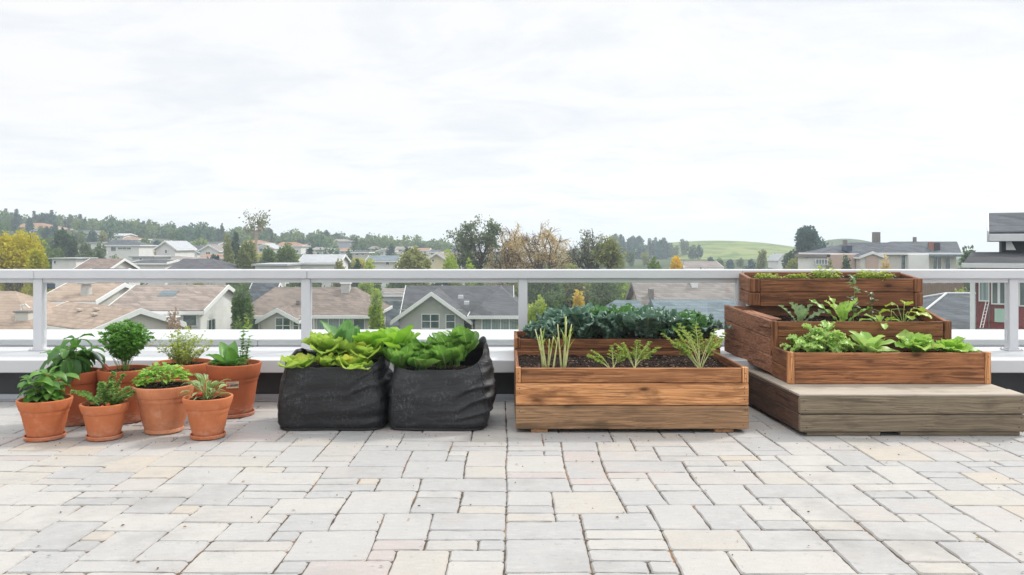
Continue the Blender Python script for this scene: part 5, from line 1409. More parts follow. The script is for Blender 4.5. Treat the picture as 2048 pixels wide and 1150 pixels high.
# long grey roofed house across at the right
G6 = 'houses beyond the railing at the right'
h = House('long grey roofed house with pale walls, tall chimney and red brick stack', 1770, 105, -9, group=G6); block(1610, 1930, 480, 545, 105)
h.hip(h.X(1664), h.X(1800), 1.5, 10, 0, h.Z(508), gz(485, 111) - h.loc.z, h.X(1700, 111), h.X(1830, 111), 'x', .5)
h.hip(h.X(1765), h.X(1912), 0, 11, 0, h.Z(507), gz(483, 110.5) - h.loc.z, h.X(1786, 110), h.X(1918, 110), 'x', .5)
h.gable(h.X(1713), h.X(1757), -1.2, 4, 0, gz(514, 104) - h.loc.z, gz(506, 104) - h.loc.z, 'y', .3)
h.box('beige_bay', 'wall_pink', h.X(1723), h.X(1748), -1.3, -1.21, 0, gz(511, 104) - h.loc.z)
h.done('wall_tanwhite', 'roof_slate')
h.box('side_wing', 'wall_pink', h.X(1655), h.X(1712), .2, 1.45, 0, h.Z(509))
h.box('left_wing', 'wall_white', h.X(1618), h.X(1660), .5, 4, 0, h.Z(515)); h.box('left_wing_roof', 'roof_beige', h.X(1612), h.X(1662), .2, 4.3, h.Z(515) + .01, h.Z(508.5))
for (a, c, y0, y1, dd, m) in ((1749, 1761, 464, 487, 6.5, 'chim_dark'), (1690, 1695, 480, 494, 4, 'chim_dark'), (1863, 1868, 484, 508, 1, 'brick'), (1831, 1833.5, 474, 485, 5.5, 'chim_dark')):
    h.box('chimney', m, h.X(a, 105 + dd), h.X(c, 105 + dd), dd, dd + .8, gz(y1, 105 + dd) - h.loc.z, gz(y0, 105 + dd) - h.loc.z)
h.box('dormer', 'solar', h.X(1692, 106), h.X(1704, 106), .9, 2.4, gz(503, 106) - h.loc.z, gz(491, 106) - h.loc.z); h.box('dormer', 'wall_dark', h.X(1868, 106), h.X(1880, 106), .9, 2.6, gz(500, 106) - h.loc.z, gz(485, 106) - h.loc.z)
for (a, c, y0, y1, n) in ((1802, 1810, 511, 540, 1), (1828, 1846, 523, 537, 2), (1866, 1882, 514, 538, 2), (1890, 1900, 515, 538, 1), (1632, 1654, 519, 528, 4)): h.window(h.X((a + c) / 2), h.Z((y0 + y1) / 2), gx(c, 105) - gx(a, 105), gz(y0, 105) - gz(y1, 105), -.01, n, 1)
h.box('white_wing', 'wall_white', h.X(1811), h.X(1852), -.8, -.02, 0, h.Z(509)); h.box('porch_roof', 'roof_blue', h.X(1854), h.X(1918), -1.6, -.5, h.Z(513), h.Z(508.5))

# houses on the hillside at the left
G7 = 'houses on the wooded hillside'
hs = [
    ('white villa with wide red brown hipped roof near the top left of the hillside', 30, 104, 446, 457, 290, 'wall_white', 'roof_orange', 'hx', 14, ((44, 58, 461, 468, 1, 1), (62, 80, 462, 467, 3, 1), (84, 102, 470, 476, 4, 1)), 482),
    ('long low white house with pale flat roof below the villa', 126, 188, 461, 464, 268, 'wall_white', 'roof_pale', 'fl', 10, ((140, 156, 467, 471, 3, 1), (166, 182, 467, 471, 3, 1)), 478),
    ('grey hip roofed white house in the middle of the hillside', 208, 278, 480, 491, 190, 'wall_white', 'roof_slate', 'hx', 9, ((222, 232, 494, 502, 1, 1), (236, 262, 495, 499, 3, 1)), 510),
    ('tall white gabled house lower on the hillside', 312, 350, 483, 497, 160, 'wall_white', 'roof_pale', 'gy', 10, ((318, 326, 515, 519, 2, 1), (330, 334, 500, 506, 1, 1), (340, 347, 514, 518, 2, 1)), 540),
    ('white gabled house with grey roof right of the tall white one', 362, 394, 492, 503, 192, 'wall_white', 'roof_slate', 'gy', 10, ((370, 376, 504, 508, 1, 1), (380, 388, 504, 508, 2, 1)), 520),
    ('white gabled house beside trees at the hillside centre', 400, 436, 491, 501, 186, 'wall_white', 'roof_beige', 'gy', 10, ((412, 420, 504, 509, 2, 1),), 520),
    ('orange roofed house half hidden behind the tall bare tree', 488, 530, 480, 487, 262, 'wall_beige', 'roof_orange', 'hx', 10, ((500, 508, 490, 495, 1, 1),), 497),
    ('white arched house right of the tall bare tree', 512, 546, 489, 496, 225, 'wall_white', 'roof_pale', 'gy', 9, ((519, 525, 497, 503, 1, 1),), 508),
    ('white house with orange tile roof and a balcony', 552, 602, 484, 492, 248, 'wall_white', 'roof_orange', 'hx', 10, ((567, 579, 493, 498, 2, 1), (583, 597, 500, 504, 3, 1)), 512),
    ('broad pale metal roofed house just above the railing', 600, 676, 511, 526, 125, 'wall_white', 'roof_pale', 'gx', 8, (), 545),
    ('flat white roof at the railing below the tall bare tree', 510, 570, 528, 532, 106, 'wall_white', 'roof_pale', 'fl', 8, (), 545),
    ('white box building with a flat roof beside the yellow tree', 104, 152, 516, 518, 112, 'wall_white', 'roof_pale', 'fl', 5, ((108, 112, 522, 527, 1, 1),), 545),
    ('low dark grey roof at the railing beside the white box building', 154, 214, 520, 540, 104, 'wall_tanwhite', 'roof_brown', 'gx', 8, (), 545),
    ('wide dark grey hipped roof at the railing below the white gables', 338, 452, 517, 541, 104, 'wall_tanwhite', 'roof_grey', 'hx', 9, (), 548),
    ('small white flat roofed house above the railing left of the tall white one', 264, 306, 512, 515, 132, 'wall_white', 'roof_pale', 'fl', 7, ((279, 284, 517, 523, 1, 1),), 540),
    ('white house with blue grey roof behind the hedge', 736, 792, 513, 522, 142, 'wall_white', 'roof_blue', 'gx', 7, ((772, 778, 523, 529, 1, 1),), 540),
    ('cream gabled house right of the willow', 858, 888, 507, 517, 135, 'wall_cream', 'roof_beige', 'gy', 9, ((864, 868, 519, 523, 1, 1),), 545),
    ('long low grey roof behind the grey green tree', 884, 964, 507, 519, 172, 'wall_white', 'roof_brown', 'gx', 9, ((925, 950, 520, 525, 4, 1),), 536),
    ('large pale hall on the horizon', 894, 960, 490, 491, 330, 'wall_lavender', 'roof_pale', 'fl', 30, (), 508),
    ('lavender grey house high behind dark trees', 664, 700, 478, 482, 300, 'wall_lavender', 'roof_beige', 'hx', 9, (), 490),
    ('tan roof right of the orange tree beyond the railing', 1374, 1440, 525, 536, 112, 'wall_cream', 'roof_beige', 'gx', 7, (), 548),
    ('hazy white house between the round tree and the meadow', 1556, 1576, 509, 519, 240, 'wall_white', 'roof_pale', 'gy', 9, (), 535),
    ('white roof glimpsed between the golden trees', 1028, 1064, 516, 523, 150, 'wall_white', 'roof_pale', 'gx', 8, (), 540),
    ('pale roof right of the golden trees', 1140, 1168, 532, 538, 120, 'wall_white', 'roof_blue', 'gx', 6, (), 545),
    ('little white building with a flat canopy among the hillside trees', 172, 202, 484, 486, 215, 'wall_white', 'roof_pale', 'fl', 6, ((176, 182, 488, 496, 1, 1),), 502),
    ('white terrace house above the railing at the tall white gable', 268, 330, 522, 527, 118, 'wall_white', 'roof_slate', 'gx', 7, (), 545),
]
rh = random.Random(91)
FARH = [(60, 498, 230), (150, 500, 175), (232, 468, 262), (262, 474, 258), (300, 478, 275), (336, 480, 282), (376, 483, 262), (420, 486, 270), (452, 488, 240), (300, 500, 215), (425, 508, 150), (470, 490, 285), (640, 494, 240), (622, 486, 285), (690, 496, 225), (720, 500, 200), (770, 498, 240), (806, 494, 275), (846, 497, 262), (870, 500, 250), (750, 492, 290), (110, 476, 282), (20, 470, 300), (8, 500, 240), (345, 512, 150)]
for (px, yr, D) in FARH:
    w = rh.uniform(13, 20) * 200 / D; dy = rh.uniform(7, 10) * 200 / D
    rf_ = rh.choice(('roof_slate', 'roof_pale', 'roof_beige', 'roof_grey', 'roof_orange')); ye = yr + dy * rh.uniform(.5, .8)
    hb = block_house('small white walled house peeping out between the hillside trees', px - w, px + w, yr, ye, D, rh.choice(('wall_white', 'wall_white', 'wall_tanwhite')), rf_, rh.choice(('gx', 'gy', 'hx')), 9, ((px - w * .6, px - w * .2, ye + 2, ye + 5, 2, 1), (px + w * .2, px + w * .55, ye + 2, ye + 5, 2, 1)), None, None, 'small houses among the hillside trees'); BLOCK[-1] = (px - w * .45, px + w * .45, yr, ye + 3, D)
for q in hs: block_house(*q[:9], q[9], q[10], q[11], None, G7)

# ================================================================ TREES
def crown_cards(mb, c, rx, rz, n, size, rnd, clumps=9, hollow=.5, tint=None, up=.3, mi=0, cr=.42, droop=0.0):
    c = Vector(c); cl = []
    for k in range(clumps):
        u = rnd.uniform(-.75, 1); a = rnd.uniform(0, 6.28); r = rnd.random() ** .4 * .72
        s = math.sqrt(max(0, 1 - u * u * .8)) * r
        cl.append((c + Vector((math.cos(a) * s * rx, math.sin(a) * s * rx, u * rz * .72)), rnd.uniform(.65, 1.15) * cr, rnd.uniform(-.25, .25)))
    for k in range(n):
        q, s, tt = cl[k % clumps]
        d = Vector((rnd.gauss(0, 1), rnd.gauss(0, 1), rnd.gauss(0, 1))).normalized()
        r = (hollow + (1 - hollow) * rnd.random()) if rnd.random() < .8 else rnd.random()
        p = q + Vector((d.x * rx * s, d.y * rx * s, d.z * rz * s)) * r
        h = (d + Vector((rnd.uniform(-1, 1), rnd.uniform(-1, 1), rnd.uniform(-1, 1) + up))).normalized()
        if droop: h = (h + Vector((0, 0, -droop))).normalized()
        e = h.cross(Vector((rnd.uniform(-1, 1), rnd.uniform(-1, 1), rnd.uniform(-1, 1)))).normalized(); nn = h.cross(e)
        L = size * rnd.uniform(.6, 1.4); w = L * rnd.uniform(.3, .5)
        t = min(1, max(0, (tint if tint is not None else .5) + tt + rnd.uniform(-.25, .25)))
        mb.add([p, p + h * L * .5 + e * w + nn * L * .1, p + h * L, p + h * L * .5 - e * w + nn * L * .1], [[0, 1, 2, 3]], mi, t)
def limbs(mb, p, d, L, r, depth, rnd, ends, spread=.6, up=.25, mi=0, minr=.012, n=2, taper=.62, shrink=.74):
    pts = [Vector(p)]; d = Vector(d).normalized()
    for k in range(4):
        d = (d + Vector((rnd.uniform(-.2, .2), rnd.uniform(-.2, .2), rnd.uniform(-.12, .12) + up * .1))).normalized(); pts.append(pts[-1] + d * L / 4)
    mb.tube(pts, [max(minr, lerp(r, r * taper, k / 4)) for k in range(5)], 6 if depth > 3 else 4 if depth > 1 else 3, mi, .5, False)
    ends.append((pts[-1], d, depth))
    if depth <= 0: return
    for k in range(n + (1 if rnd.random() < .5 else 0)):
        ax = Vector((rnd.uniform(-1, 1), rnd.uniform(-1, 1), rnd.uniform(-1, 1))).normalized()
        nd = (d + ax * spread * rnd.uniform(.7, 1.3) + Vector((0, 0, up * .5))).normalized()
        limbs(mb, pts[rnd.choice((2, 3, 4, 4))], nd, L * shrink * rnd.uniform(.8, 1.2), r * taper * rnd.uniform(.75, 1), depth - 1, rnd, ends, spread, up, mi, minr, n, taper, shrink)
GT = 'trees beyond the railing'
def tree(name, label, px, D, ytop, half_px, mat, seed, n=2600, size=.5, clumps=12, frac=.72, bark='bark', zg=None, squash=None, cat='tree', group=GT, ybot=None, hollow=.5, cr=.42, droop=0.0):
    rnd = random.Random(seed); X = gx(px, D); zg = ground_z(X, D) if zg is None else zg
    zt = gz(ytop, D); rx = half_px / F * D; Hh = zt - zg
    rz = (gz(ytop, D) - gz(ybot, D)) / 2 if ybot else Hh * frac / 2
    cz = zt - rz
    t = thing(name, label, cat, (X, D, zg), 0, group)
    tr = MB(); ends = []
    tr.tube([(X, D, zg - .3), (X + .1, D, zg + (cz - zg) * .5), (X, D, cz - rz * .2)], [Hh * .03, Hh * .024, Hh * .016], 8, 0, .5)
    for k in range(6):
        a = rnd.uniform(0, 6.28); limbs(tr, (X, D, lerp(zg + (cz - zg) * .5, cz, rnd.random())), (math.cos(a) * rx, math.sin(a) * rx, rz * .8), min(rx, rz) * .8, Hh * .010, 2, rnd, ends)
    wpart(tr, 'trunk', M[bark], t)
    if n < 14000: n, size = int(n * 1.6), size * .78
    b = MB(); crown_cards(b, (X, D, cz), rx, rz, n, size, rnd, clumps, hollow, .5, cr=cr, droop=droop)
    wpart(b, 'crown', M[mat], t); return t
def airy_tree(name, label, px, D, ytop, ybase, half_px, mat, seed, bark, leafn, size, mains=9, subs=7, twigs=5, lean=0.0, trunk_r=.02, drop=.0, zg=None, fan=1.35, inner=.45, tip=False):
    """open tree: limbs fan out to an uneven envelope, leaves strung along the fine branches"""
    rnd = random.Random(seed); X = gx(px, D); zg = ground_z(X, D) if zg is None else zg
    zt, zb = gz(ytop, D), gz(ybase, D); hh = zt - zb; rx = half_px / F * D; r = (zt - zg) * trunk_r
    t = thing(name, label, 'tree', (X, D, zg), 0, GT); tr = MB(); spots = []
    tr.tube([(X, D, zg - .3), (X + .1, D, lerp(zg, zb, .6)), (X, D, zb + .03 * hh)], [r * 1.3, r, r * .85], 8, 0, .5, False)
    def branch(p, q, ra, rb, n, bow, sides):
        d = q - p; m = (p + q) / 2 + Vector((rnd.gauss(0, 1), rnd.gauss(0, 1), rnd.gauss(0, .6) + bow)) * d.length * .13
        pts = []
        for k in range(n + 1):
            u = k / n; c = p * (1 - u) ** 2 + m * 2 * u * (1 - u) + q * u * u
            pts.append(c + Vector((rnd.gauss(0, 1), rnd.gauss(0, 1), rnd.gauss(0, 1))) * d.length * .022 * (0 < k < n))
        tr.tube(pts, [lerp(ra, rb, k / n) for k in range(n + 1)], sides, 0, .5, False); return pts
    base = Vector((X, D, zb)); mn = (zt - zg) * .0013
    for i in range(mains):
        th = lerp(-fan, fan, (i + .5) / mains) + rnd.uniform(-.16, .16) + lean * .25; ph = rnd.uniform(-1, 1); e = rnd.uniform(.72, 1.0)
        q = base + Vector((math.sin(th) * rx * e + lean * hh * .1, ph * rx * .7, hh * max(.12, math.cos(th)) ** .75 * e))
        P = branch(base + Vector((0, 0, rnd.uniform(-.12, .18) * hh)), q, r * rnd.uniform(.4, .62), mn * 1.8, 8, .25, 5)
        for s in range(subs):
            k = rnd.randint(2, 7); c = P[k]; out = (q - base).normalized()
            dv = Vector((rnd.gauss(0, 1), rnd.gauss(0, 1), rnd.gauss(0, .8) + .35)).normalized() + out * .5
            L = hh * rnd.uniform(.14, .34) * (1.15 - k / 12)
            S = branch(c, c + dv.normalized() * L, mn * 2.2, mn * 1.1, 5, .1, 4)
            for w in range(twigs):
                k2 = rnd.randint(1, 5); d2 = (dv + Vector((rnd.gauss(0, 1), rnd.gauss(0, 1), rnd.gauss(0, 1) - drop * .8))).normalized()
                T = branch(S[k2], S[k2] + d2 * hh * rnd.uniform(.05, .13), mn, mn * .7, 3, -drop * .3, 3)
                spots += [(T[-1], w), (T[2], w)]
            spots += [(S[3], -1), (S[5], -1)]
    wpart(tr, 'trunk', M[bark], t)
    if leafn:
        b = MB()
        dens = [max(.03, .5 + 1.3 * nz(p.x * .5 + seed, p.y * .5, p.z * .5)) for p, _ in spots]
        if tip: dens = [q * (1 if p.z > zb + hh * .35 else .3) for (p, _), q in zip(spots, dens)]
        for p, _ in rnd.choices(spots, dens, k=leafn):
            p = p + Vector((rnd.gauss(0, 1), rnd.gauss(0, 1), rnd.gauss(0, 1) - drop * abs(rnd.gauss(0, 1.6)))) * size * .8
            h_ = Vector((rnd.uniform(-1, 1), rnd.uniform(-1, 1), rnd.uniform(-1, 1) - drop * 1.5)).normalized(); e = h_.cross(Vector((rnd.uniform(-1, 1), .3, rnd.uniform(-1, 1)))).normalized()
            L = size * rnd.uniform(.6, 1.4); w = L * .3
            b.add([p, p + h_ * L * .5 + e * w, p + h_ * L, p + h_ * L * .5 - e * w], [[0, 1, 2, 3]], 0, rnd.random())
        wpart(b, 'crown', M[mat], t)
    return t
tree('maple_tree', 'large yellow green tree at the left edge above the railing', 28, 78, 452, 62, 'tree_yellow', 1, 14000, .27, 30, .8, cr=.36)
tree('maple_tree', 'lower bright yellow tree right of the large one at the left edge', 74, 74, 496, 30, 'tree_yellow', 2, 6000, .25, 18, .8, cr=.38)
tree('oak_tree', 'dark green rounded tree behind the yellow trees', 92, 130, 474, 42, 'tree_mid', 3, 3200, .62, 14, .85)
tree('oak_tree', 'dark bushy tree above the white box building', 128, 150, 462, 26, 'tree_dark', 4, 2600, .7, 12, .9)
tree('oak_tree', 'spreading grey green tree above the low dark grey roof', 166, 145, 488, 26, 'tree_greygreen', 5, 2400, .6, 12, .9)
tree('oak_tree', 'pale mottled tree in front of the grey hip roofed house', 196, 128, 490, 22, 'tree_greygreen', 6, 2400, .5, 12, .9)
airy_tree('bare_tree', 'tall almost bare tree with a straight pale trunk', 512, 118, 423, 466, 28, 'tree_greygreen', 7, 'bark_pale', 420, .38, 8, 5, 3, trunk_r=.016, fan=1.5, tip=True)
tree('willow_tree', 'olive green willow just above the railing', 826, 98, 487, 42, 'tree_olive', 8, 6500, .42, 22, .9, cr=.36, droop=.9)
tree('cypress_tree', 'dark narrow cypress by the railing right of the dark hipped roof', 470, 140, 458, 9, 'tree_dark', 9, 1600, .5, 12, .95)
tree('poplar_tree', 'olive column of foliage beside the dark cypress', 456, 128, 474, 12, 'tree_olive', 10, 2000, .5, 12, .95)
tree('poplar_tree', 'yellowish green tree at the foot of the tall bare tree', 494, 110, 486, 22, 'tree_olive', 11, 2800, .5, 14, .95)
tree('oak_tree', 'deep green rounded tree right of the tall bare trunk', 538, 128, 500, 20, 'tree_mid', 12, 2200, .5, 12, .95)
tree('oak_tree', 'glossy green rounded tree left of the broad pale metal roof', 574, 124, 494, 24, 'tree_mid', 13, 2800, .5, 14, .95)
tree('olive_tree', 'small yellow green bush at the end of the broad pale metal roof', 678, 108, 519, 12, 'tree_olive', 14, 1100, .4, 10, .95)
tree('olive_tree', 'white flecked dark bush just above the railing', 712, 106, 516, 14, 'tree_dark', 15, 1200, .4, 10, .95)
tree('olive_tree', 'yellow green bush by the blue grey roofed house', 734, 104, 518, 18, 'tree_bright', 16, 1600, .4, 10, .95)
airy_tree('poplar_tree', 'tall grey green tree with bare limbs leaning left', 962, 92, 434, 548, 56, 'tree_greygreen', 17, 'bark', 6500, .28, 10, 9, 6, lean=-.3, fan=1.1)
airy_tree('willow_tree', 'golden brown thinning willow left of the wider one', 1012, 90, 446, 572, 38, 'tree_gold', 18, 'bark_brown', 5200, .19, 11, 9, 6, drop=1.1, fan=1.35)
airy_tree('willow_tree', 'wide golden brown thinning willow with dark forked trunk', 1086, 88, 440, 566, 66, 'tree_gold', 19, 'bark_brown', 5400, .19, 15, 10, 6, drop=.9, fan=1.4)
airy_tree('ash_tree', 'dark nearly leafless tree left of the wooded hill', 1178, 84, 455, 562, 46, 'tree_greygreen', 20, 'bark', 1800, .22, 13, 10, 7, fan=1.3)
airy_tree('ash_tree', 'thin green leaved tree at the right side of the leafless one', 1218, 82, 468, 545, 22, 'tree_olive', 21, 'bark', 3200, .26, 8, 7, 5, drop=.4, fan=1.0)
tree('cedar_tree', 'dark green conical tree left of the orange tree', 1316, 88, 503, 25, 'tree_mid', 22, 2200, .4, 14, .9)
tree('maple_tree', 'small orange yellow tree beside the dark conical one', 1352, 94, 513, 22, 'tree_orange', 23, 1900, .4, 12, .9)
tree('laurel_bush', 'bright green rounded bush below the grey green tree', 905, 84, 514, 25, 'tree_bright', 24, 2000, .36, 14, .9)
tree('laurel_bush', 'low green bush right of the bright rounded one', 946, 83, 521, 18, 'tree_bright', 25, 1200, .36, 10, .9)
tree('laurel_bush', 'bright green bush left of the dark conical tree', 1250, 84, 520, 22, 'tree_bright', 41, 1500, .36, 10, .9)
tree('oak_tree', 'large round dark oak left of the long grey roofed house', 1622, 150, 457, 40, 'tree_blue', 26, 5200, .62, 20, .9, cr=.36)
tree('oak_tree', 'lower dark tree leaning against the large round oak', 1590, 150, 494, 22, 'tree_dark', 27, 2200, .6, 12, .9)
tree('olive_tree', 'hazy olive bush in front of the large round oak', 1588, 118, 518, 34, 'tree_olive', 28, 1800, .5, 12, .9)
tree('olive_tree', 'golden bush before the long grey roofed house', 1772, 80, 517, 13, 'tree_gold', 29, 1100, .3, 10, .9)
tree('yew_bush', 'dark green bush at the wall of the long grey roofed house', 1693, 92, 520, 14, 'tree_dark', 30, 1200, .35, 10, .9)
tree('yew_bush', 'small green bush left of the dark one by the grey roofed house', 1662, 92, 521, 8, 'tree_mid', 42, 700, .3, 8, .9)
tree('holly_tree', 'large dark glossy bush left of the tall dark house', 1948, 56, 487, 44, 'tree_greygreen', 31, 5200, .3, 20, .8, cr=.36)
tree('ash_tree', 'slim hazy tree standing in front of the meadow hill', 1523, 190, 497, 11, 'tree_olive', 32, 900, .6, 9, .9)
# below the top rail
GB = 'trees seen through the railing'
bt = [('oak_tree', 'dense dark olive tree behind the left kale', 1086, 72, 548, 46, 'tree_mid', 5200, .36), ('oak_tree', 'dense olive tree behind the middle of the kale row', 1150, 76, 540, 48, 'tree_olive', 5200, .36),
      ('oak_tree', 'dark shaded tree behind the bright kale', 1206, 72, 552, 40, 'tree_mid', 4200, .36), ('laurel_bush', 'bright yellow green bush between the railing post and the kale', 1072, 50, 596, 34, 'tree_bright', 3600, .26),
      ('maple_tree', 'small golden tree above the left half of the kale', 1158, 56, 584, 16, 'tree_orange', 1500, .24), ('laurel_bush', 'light green tree left of the beige roofed building', 1268, 74, 560, 26, 'tree_bright', 2400, .34),
      ('laurel_bush', 'yellow green tree between the beige and the grey houses', 728, 70, 562, 24, 'tree_bright', 2600, .34), ('oak_tree', 'dark green tree right of the brown hipped roof', 744, 76, 556, 22, 'tree_mid', 2200, .36),
      ('oak_tree', 'dark green tree behind the white gable end', 462, 76, 552, 26, 'tree_mid', 3000, .36), ('oak_tree', 'grey green tree left of the brown hipped roof', 496, 84, 556, 24, 'tree_greygreen', 2600, .36),
      ('laurel_bush', 'clipped yellow green bush among the tan roofs', 227, 62, 579, 14, 'tree_olive', 1500, .24), ('smoke_bush', 'bare reddish brown bush in front of the taupe roofed house', 350, 46, 618, 24, 'tree_brown', 2400, .18),
      ('laurel_bush', 'green and yellow bush below the reddish brown one', 362, 43, 644, 24, 'tree_bright', 1600, .18), ('oak_tree', 'dense green tree between the white gable end and the brown hipped roof', 482, 58, 572, 22, 'tree_mid', 3000, .28), ('laurel_bush', 'yellow green tree at the left corner of the grey cross gabled house', 758, 58, 583, 20, 'tree_bright', 2400, .26), ('laurel_bush', 'round green shrub before the left end of the brown hipped house', 476, 50, 632, 14, 'tree_mid', 1200, .2), ('oak_tree', 'green tree rising behind the ridge of the tan roofs', 205, 68, 560, 18, 'tree_mid', 1800, .3), ('laurel_bush', 'small yellow bush right of the white gable end', 492, 46, 648, 13, 'tree_bright', 1200, .18),
      ('oak_tree', 'dark hedge tree behind the roof ridge of the grey house', 880, 84, 555, 46, 'tree_dark', 3000, .4), ('laurel_bush', 'autumn green tree at the right end of the grey roof', 1024, 78, 556, 30, 'tree_olive', 3000, .36),
      ('oak_tree', 'dark tree behind the left part of the grey roof', 800, 92, 552, 32, 'tree_mid', 2400, .42), ('oak_tree', 'green tree behind the right part of the grey roof', 950, 86, 556, 38, 'tree_mid', 2800, .4),
      ('laurel_bush', 'green tree behind the tan roof at the far left', 18, 72, 550, 32, 'tree_bright', 2200, .34), ('oak_tree', 'dark tree between the slate roof and the tan roofs', 240, 90, 552, 30, 'tree_mid', 2400, .4),
      ('laurel_bush', 'green bush between the fence and the red house', 1922, 44, 563, 26, 'tree_bright', 2200, .22), ('oak_tree', 'dark green bush behind the wooden fence', 1870, 64, 556, 36, 'tree_mid', 2400, .3),
      ('oak_tree', 'dark tree behind the ridge of the brown hipped roof', 610, 92, 553, 50, 'tree_mid', 3000, .42), ('oak_tree', 'green tree behind the taupe roof', 390, 86, 556, 40, 'tree_olive', 2600, .4),
      ('oak_tree', 'dark tree behind the beige roofed building', 1400, 92, 545, 60, 'tree_mid', 3000, .44), ('oak_tree', 'green bushes under the large dark glossy bush', 1820, 80, 548, 50, 'tree_mid', 2400, .36)]
for i, (nm, lb, px, D, yt, hp, mt, n, sz) in enumerate(bt):
    tree(nm, lb, px, D, yt, hp, mt, 500 + i, n, sz, 14, .85, group=GB, zg=GZ if D < 88 else None)

# ---- hillside trees: a few kinds, copied
treemat('tree_wood', (.030, .10, .075), (.22, .29, .09), hue=0)
def far_proto(kind, mat, seed):
    rnd = random.Random(seed); b = MB()
    if kind == 'conifer':
        b.tube([(0, 0, -.4), (0, 0, 8.5)], [.16, .04], 5, 1, .5)
        for k in range(620):
            u = rnd.random() ** .8; z = 1.0 + 8.6 * u; r = (1 - u) * 1.75 * rnd.uniform(.35, 1.1) * (.85 + .3 * math.sin(z * 5)) + .1; a = rnd.uniform(0, 6.28)
            p = Vector((math.cos(a) * r * .6, math.sin(a) * r * .6, z)); h_ = Vector((math.cos(a), math.sin(a), rnd.uniform(-.5, .25))); e = Vector((-math.sin(a), math.cos(a), rnd.uniform(-.4, .4)))
            L = rnd.uniform(.5, .95); b.add([p, p + h_ * L * .5 + e * .26, p + h_ * L, p + h_ * L * .5 - e * .26], [[0, 1, 2, 3]], 0, rnd.random())
    elif kind == 'column':
        b.tube([(0, 0, -.4), (0, 0, 6)], [.15, .06], 5, 1, .5); crown_cards(b, (0, 0, 5.2), 1.3, 4.6, 800, .7, rnd, 10, .5, cr=.5)
    else:
        b.tube([(0, 0, -.4), (.1, 0, 2.5), (0, 0, 5)], [.25, .2, .1], 6, 1, .5)
        ends = []
        for k in range(4): a = rnd.uniform(0, 6.28); limbs(b, (0, 0, 2.2 + k * .5), (math.cos(a), math.sin(a), .8), 2.2, .1, 1, rnd, ends, mi=1)
        w = 3.3 if kind == 'round' else 2.5
        crown_cards(b, (0, 0, 5.0), w, 3.9, 1100 if kind == 'round' else 800, .75, rnd, 12 if kind == 'round' else 16, .45, cr=.42 if kind == 'round' else .34)
    return b
PROTO = []
for kind, mat, nm, desc in (('conifer', 'tree_blue', 'conifer_tree', 'dark blue green pointed conifer'), ('conifer', 'tree_dark', 'conifer_tree', 'dark green pointed conifer'), ('column', 'tree_dark', 'cypress_tree', 'dark narrow column shaped tree'), ('round', 'tree_blue', 'oak_tree', 'dark blue green round crowned tree'), ('round', 'tree_mid', 'oak_tree', 'mid green round crowned tree'), ('loose', 'tree_olive', 'poplar_tree', 'loose olive green tree'), ('round', 'tree_yellow', 'maple_tree', 'yellow autumn round crowned tree'), ('loose', 'tree_gold', 'maple_tree', 'golden brown autumn tree'), ('loose', 'tree_greygreen', 'oak_tree', 'grey green loose crowned tree'), ('round', 'tree_orange', 'maple_tree', 'orange autumn round crowned tree')):
    PROTO.append([far_proto(kind, mat, 900 + len(PROTO)), mat, nm, desc, None])
def put_tree(k, X, Y, z, s, where, rnd):
    P = PROTO[k]
    if P[4] is None:
        o = P[0].build(P[2], [M[P[1]], M['bark']]); P[4] = o
    else:
        o = P[4].copy(); COL.objects.link(o)
    o.location = (X, Y, z); o.rotation_euler = (0, 0, rnd.uniform(0, 6.28)); o.scale = (s * rnd.uniform(.85, 1.15),) * 2 + (s * rnd.uniform(.88, 1.15),)
    lab = P[3] + ' ' + where
    tag(o, lab, 'tree', lab)
    return o
rt_ = random.Random(77)
def woodland():
    rnd = random.Random(66); b = MB()
    for i in range(430):
        px = rnd.uniform(-90, 900); D = rnd.uniform(280, 385) if i % 5 else rnd.uniform(190, 280); X = gx(px, D); z = ground_z(X, D)
        s = rnd.uniform(.6, 1.1); hgt = 4.2 * s * interp(px, [(0, 1.1), (500, .9), (900, .8)])
        if any(a - 6 < px < c + 6 and D < dd + 14 and CY - F * (z + 2 * hgt - H) / D < y1 for (a, c, y0, y1, dd) in BLOCK): continue
        crown_cards(b, (X, D, z + hgt * .55), 3.2 * s, hgt, 260, .85, rnd, 8, .5, rnd.random(), cr=.5)
    tag(b.build('woodland', M['tree_wood']), kind='stuff')
woodland()
def blocked(px, D, ytop, half):
    for (a, c, y0, y1, d) in BLOCK:
        if D < d + 3 and a - half < px < c + half and ytop < min(y1, 1e9) - 5: return True
        if abs(D - d) < 8 and a - half < px < c + half: return True
    return False
px = -70.0
while px < 880:                                     # skyline of the hillside
    for row in range(2):
        D = rt_.uniform(318, 350) - row * 22; X = gx(px + rt_.uniform(-5, 5), D); z = ground_z(X, D)
        tall = interp(px, [(0, 1.0), (250, .92), (500, .75), (700, .8), (880, .55)])
        k = rt_.choices([0, 1, 3, 8, 4, 2], [24, 8, 30, 8, 10, 4])[0]
        if not blocked(px, D, 0, 3): put_tree(k, X, D, z - 1.2, tall * rt_.uniform(.55, 1.0) * (1.0 if k > 2 else .95), 'in the skyline of the hillside', rt_)
    px += rt_.uniform(7.5, 12.5)
cnt = 0
